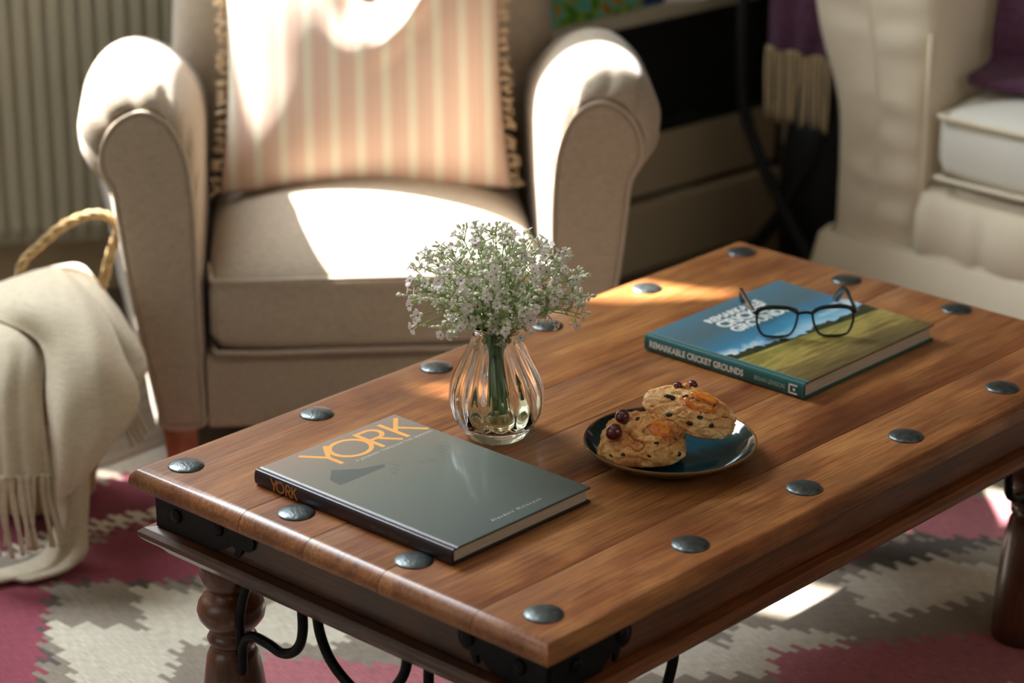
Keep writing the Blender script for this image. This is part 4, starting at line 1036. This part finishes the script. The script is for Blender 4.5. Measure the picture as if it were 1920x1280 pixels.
sc1 = sconemat('scone_crust', S(150, 80, 36), S(206, 132, 68), S(234, 178, 108), S(248, 216, 156))
sc2 = sconemat('scone_crust_pale', S(190, 118, 60), S(226, 164, 98), S(240, 192, 128), S(250, 218, 164))
cherry_m = NT('glace_cherry', Roughness=0.08, Base_Color=S(92, 8, 20)); cherry_m.set('Subsurface_Weight', 0.4); cherry_m.set('Subsurface_Radius', (0.01, 0.002, 0.002)); cherry_m.set('Coat_Weight', 0.8)
peel_m = NT('candied_peel', Roughness=0.2); pn_ = peel_m.noise(peel_m.obj((140, 140, 140)), 1, 3); peel_m.set('Base_Color', peel_m.ramp(pn_, [(.35, S(214, 104, 24)), (.65, S(244, 156, 52))])); peel_m.set('Subsurface_Weight', 0.4); peel_m.set('Subsurface_Radius', (0.01, 0.004, 0.001)); peel_m.set('Coat_Weight', 0.5)
curr_m = plain('currant', S(36, 22, 24), 0.35, 0, 200, 0.3, 0.6, 500)
def scone(root, rx, ry, h, mat, seed, crown=1.0, undercut=0.25):
    bm = bmesh.new(); bmesh.ops.create_icosphere(bm, subdivisions=6, radius=1)
    off = Vector((seed*3.1, seed*1.7, seed))
    for v in bm.verts:
        p = v.co.copy(); d = p.normalized()
        n1 = noise.fractal(d*1.5+off, 1.0, 2.0, 5); n2 = noise.fractal(d*5+off, 0.9, 2.0, 4); n3 = abs(noise.noise(d*2.6+off*2))
        topk = max(0, d.z)
        crack = -0.13*math.exp(-(n3/0.04)**2)*(0.3+topk)+0.035*noise.fractal(d*11+off, 0.8, 2.0, 3)*(0.25+topk)
        rad = 1+0.10*n1+0.040*n2*(0.3+topk*1.2)+crack
        z = d.z*rad
        zz = (z**1.0 if z > 0 else -abs(z)**0.8*undercut)
        # flattish bottom
        e = 1-0.16*max(0, -d.z)
        hh_ = h*0.8
        v.co = Vector((d.x*rad*rx*e, d.y*rad*ry*e, max(0, h*0.22+zz*hh_)))
        if v.co.z <= 0.0005: v.co.z = 0.0003*noise.noise(d*9)+0.0003
    return frombm('crust', bm, mat, root, True)
def blob(name, r, mat, parent, loc, seed, amp=0.12, sub=3):
    bm = bmesh.new(); bmesh.ops.create_icosphere(bm, subdivisions=sub, radius=1)
    rs = r if isinstance(r, tuple) else (r, r, r)
    for v in bm.verts:
        d = v.co.normalized(); k = 1+amp*noise.fractal(d*1.8+Vector((seed, seed*2, 0)), 1, 2, 3); v.co = Vector((d.x*rs[0]*k, d.y*rs[1]*k, d.z*rs[2]*k))
    o = frombm(name, bm, mat, parent, True); o.location = loc; return o
def surf_pt(ob, d):
    d = Vector(d).normalized(); best = None; bb = -9
    for v in ob.data.vertices:
        q = (v.co-Vector((0, 0, 0.012))).normalized().dot(d)
        if q > bb: bb = q; best = v.co.copy()
    return best
def peel(parent, c, ax, ay, up, r, span, w=0.0036):
    P = []; c = Vector(c); ax = Vector(ax).normalized(); ay = Vector(ay).normalized()
    for i in range(18):
        a = -span/2+span*i/17; P.append(c+ax*math.cos(a)*r+ay*math.sin(a)*r)
    return tube('orange_peel', P, lambda t: w*(0.55+0.45*math.sin(PI*min(1, max(0, t)))), peel_m.m, parent, 10, flat=0.62)
# frame facing the camera: x = to the right in the photo, y = away
fr_rot = -0.8227
s1 = thing('scone', 'golden fruit scone lying flat at the left of the plate, two dark cherries on top', 'scone', (0.3405, 0.1635, TZ+0.0078), fr_rot)
k1 = scone(s1, 0.0500, 0.044, 0.050, sc1, 1.3)
def on(ob, parent, name, r, mat, d, seed, sink=0.4, amp=0.12):
    p = surf_pt(ob, d); rr_ = r if not isinstance(r, tuple) else min(r); n_ = Vector(d).normalized()
    return blob(name, r, mat, parent, tuple(p+n_*rr_*(1-2*sink)), seed, amp)
on(k1, s1, 'cherry', (0.0092, 0.0092, 0.0098), cherry_m.m, (-0.72, -0.50, 0.62), 3, 0.15, 0.05)
on(k1, s1, 'cherry', (0.0082, 0.0082, 0.0080), cherry_m.m, (-0.55, -0.10, 0.95), 5, 0.10, 0.05)
for i, d in enumerate([(-.2, -.1, 1), (.62, -.62, .35), (.85, -.45, .45), (.30, -.9, .55), (-.55, -.85, .2), (-.75, -.6, .1), (.1, -1, .2), (.78, -.6, .12), (0, .6, .7), (.5, .6, .5)]):
    on(k1, s1, 'currant', (0.0034, 0.0028, 0.0026), curr_m, d, i*1.7, 0.88-0.03*(i % 4), 0.22)
p = surf_pt(k1, (0.50, -0.62, 0.85)); peel(s1, p+Vector((-0.002, 0.006, 0.0010)), (0.15, -1, -0.35), (1, 0.05, -0.35), None, 0.0125, 2.6, 0.0034)
blob('orange_flesh', (0.0120, 0.0090, 0.0028), peel_m.m, s1, tuple(p+Vector((-0.001, 0.004, 0.0022))), 8, 0.25).rotation_euler = (0.35, 0.3, 0)
s2 = thing('scone', 'pale fruit scone leaning tilted on the first scone, orange peel slice on top', 'scone', (0.4015, 0.1420, TZ+0.0325), 0)
s2.location = (0.3995, 0.1520, TZ+0.0370)
s2.rotation_euler = (Matrix.Rotation(fr_rot, 4, 'Z') @ Matrix.Rotation(math.radians(19), 4, 'Y') @ Matrix.Rotation(math.radians(6), 4, 'X')).to_euler()
k2 = scone(s2, 0.0535, 0.040, 0.034, sc2, 4.1)
on(k2, s2, 'cherry', (0.0050, 0.0050, 0.0048), cherry_m.m, (-0.66, 0.35, 0.62), 11, 0.1, 0.05)
on(k2, s2, 'cherry', (0.0055, 0.0050, 0.0045), cherry_m.m, (-0.20, 0.65, 0.85), 12, 0.1, 0.05)
on(k2, s2, 'nut', (0.0045, 0.0040, 0.0035), sc2, (-0.45, 0.40, 0.80), 14, 0.2, 0.15)
for i, d in enumerate([(-.85, -.35, .45), (-.1, -1, .15), (-.65, -.75, .1), (.2, -.95, .4), (.95, -.2, .3), (-.5, -.3, .9), (.6, -.8, .2)]):
    on(k2, s2, 'currant', (0.0042, 0.0030, 0.0026) if i else (0.0070, 0.0035, 0.0030), curr_m, d, i*2.3, 0.88-0.03*(i % 4), 0.22)
p = surf_pt(k2, (0.22, -0.42, 1.0)); peel(s2, p+Vector((-0.002, 0.006, 0.001)), (0.35, -1, -0.30), (1, 0.25, -0.05), None, 0.0205, 2.5, 0.0040)
blob('orange_flesh', (0.0170, 0.0095, 0.0030), peel_m.m, s2, tuple(p+Vector((0.004, 0.008, 0.0018))), 9, 0.3)
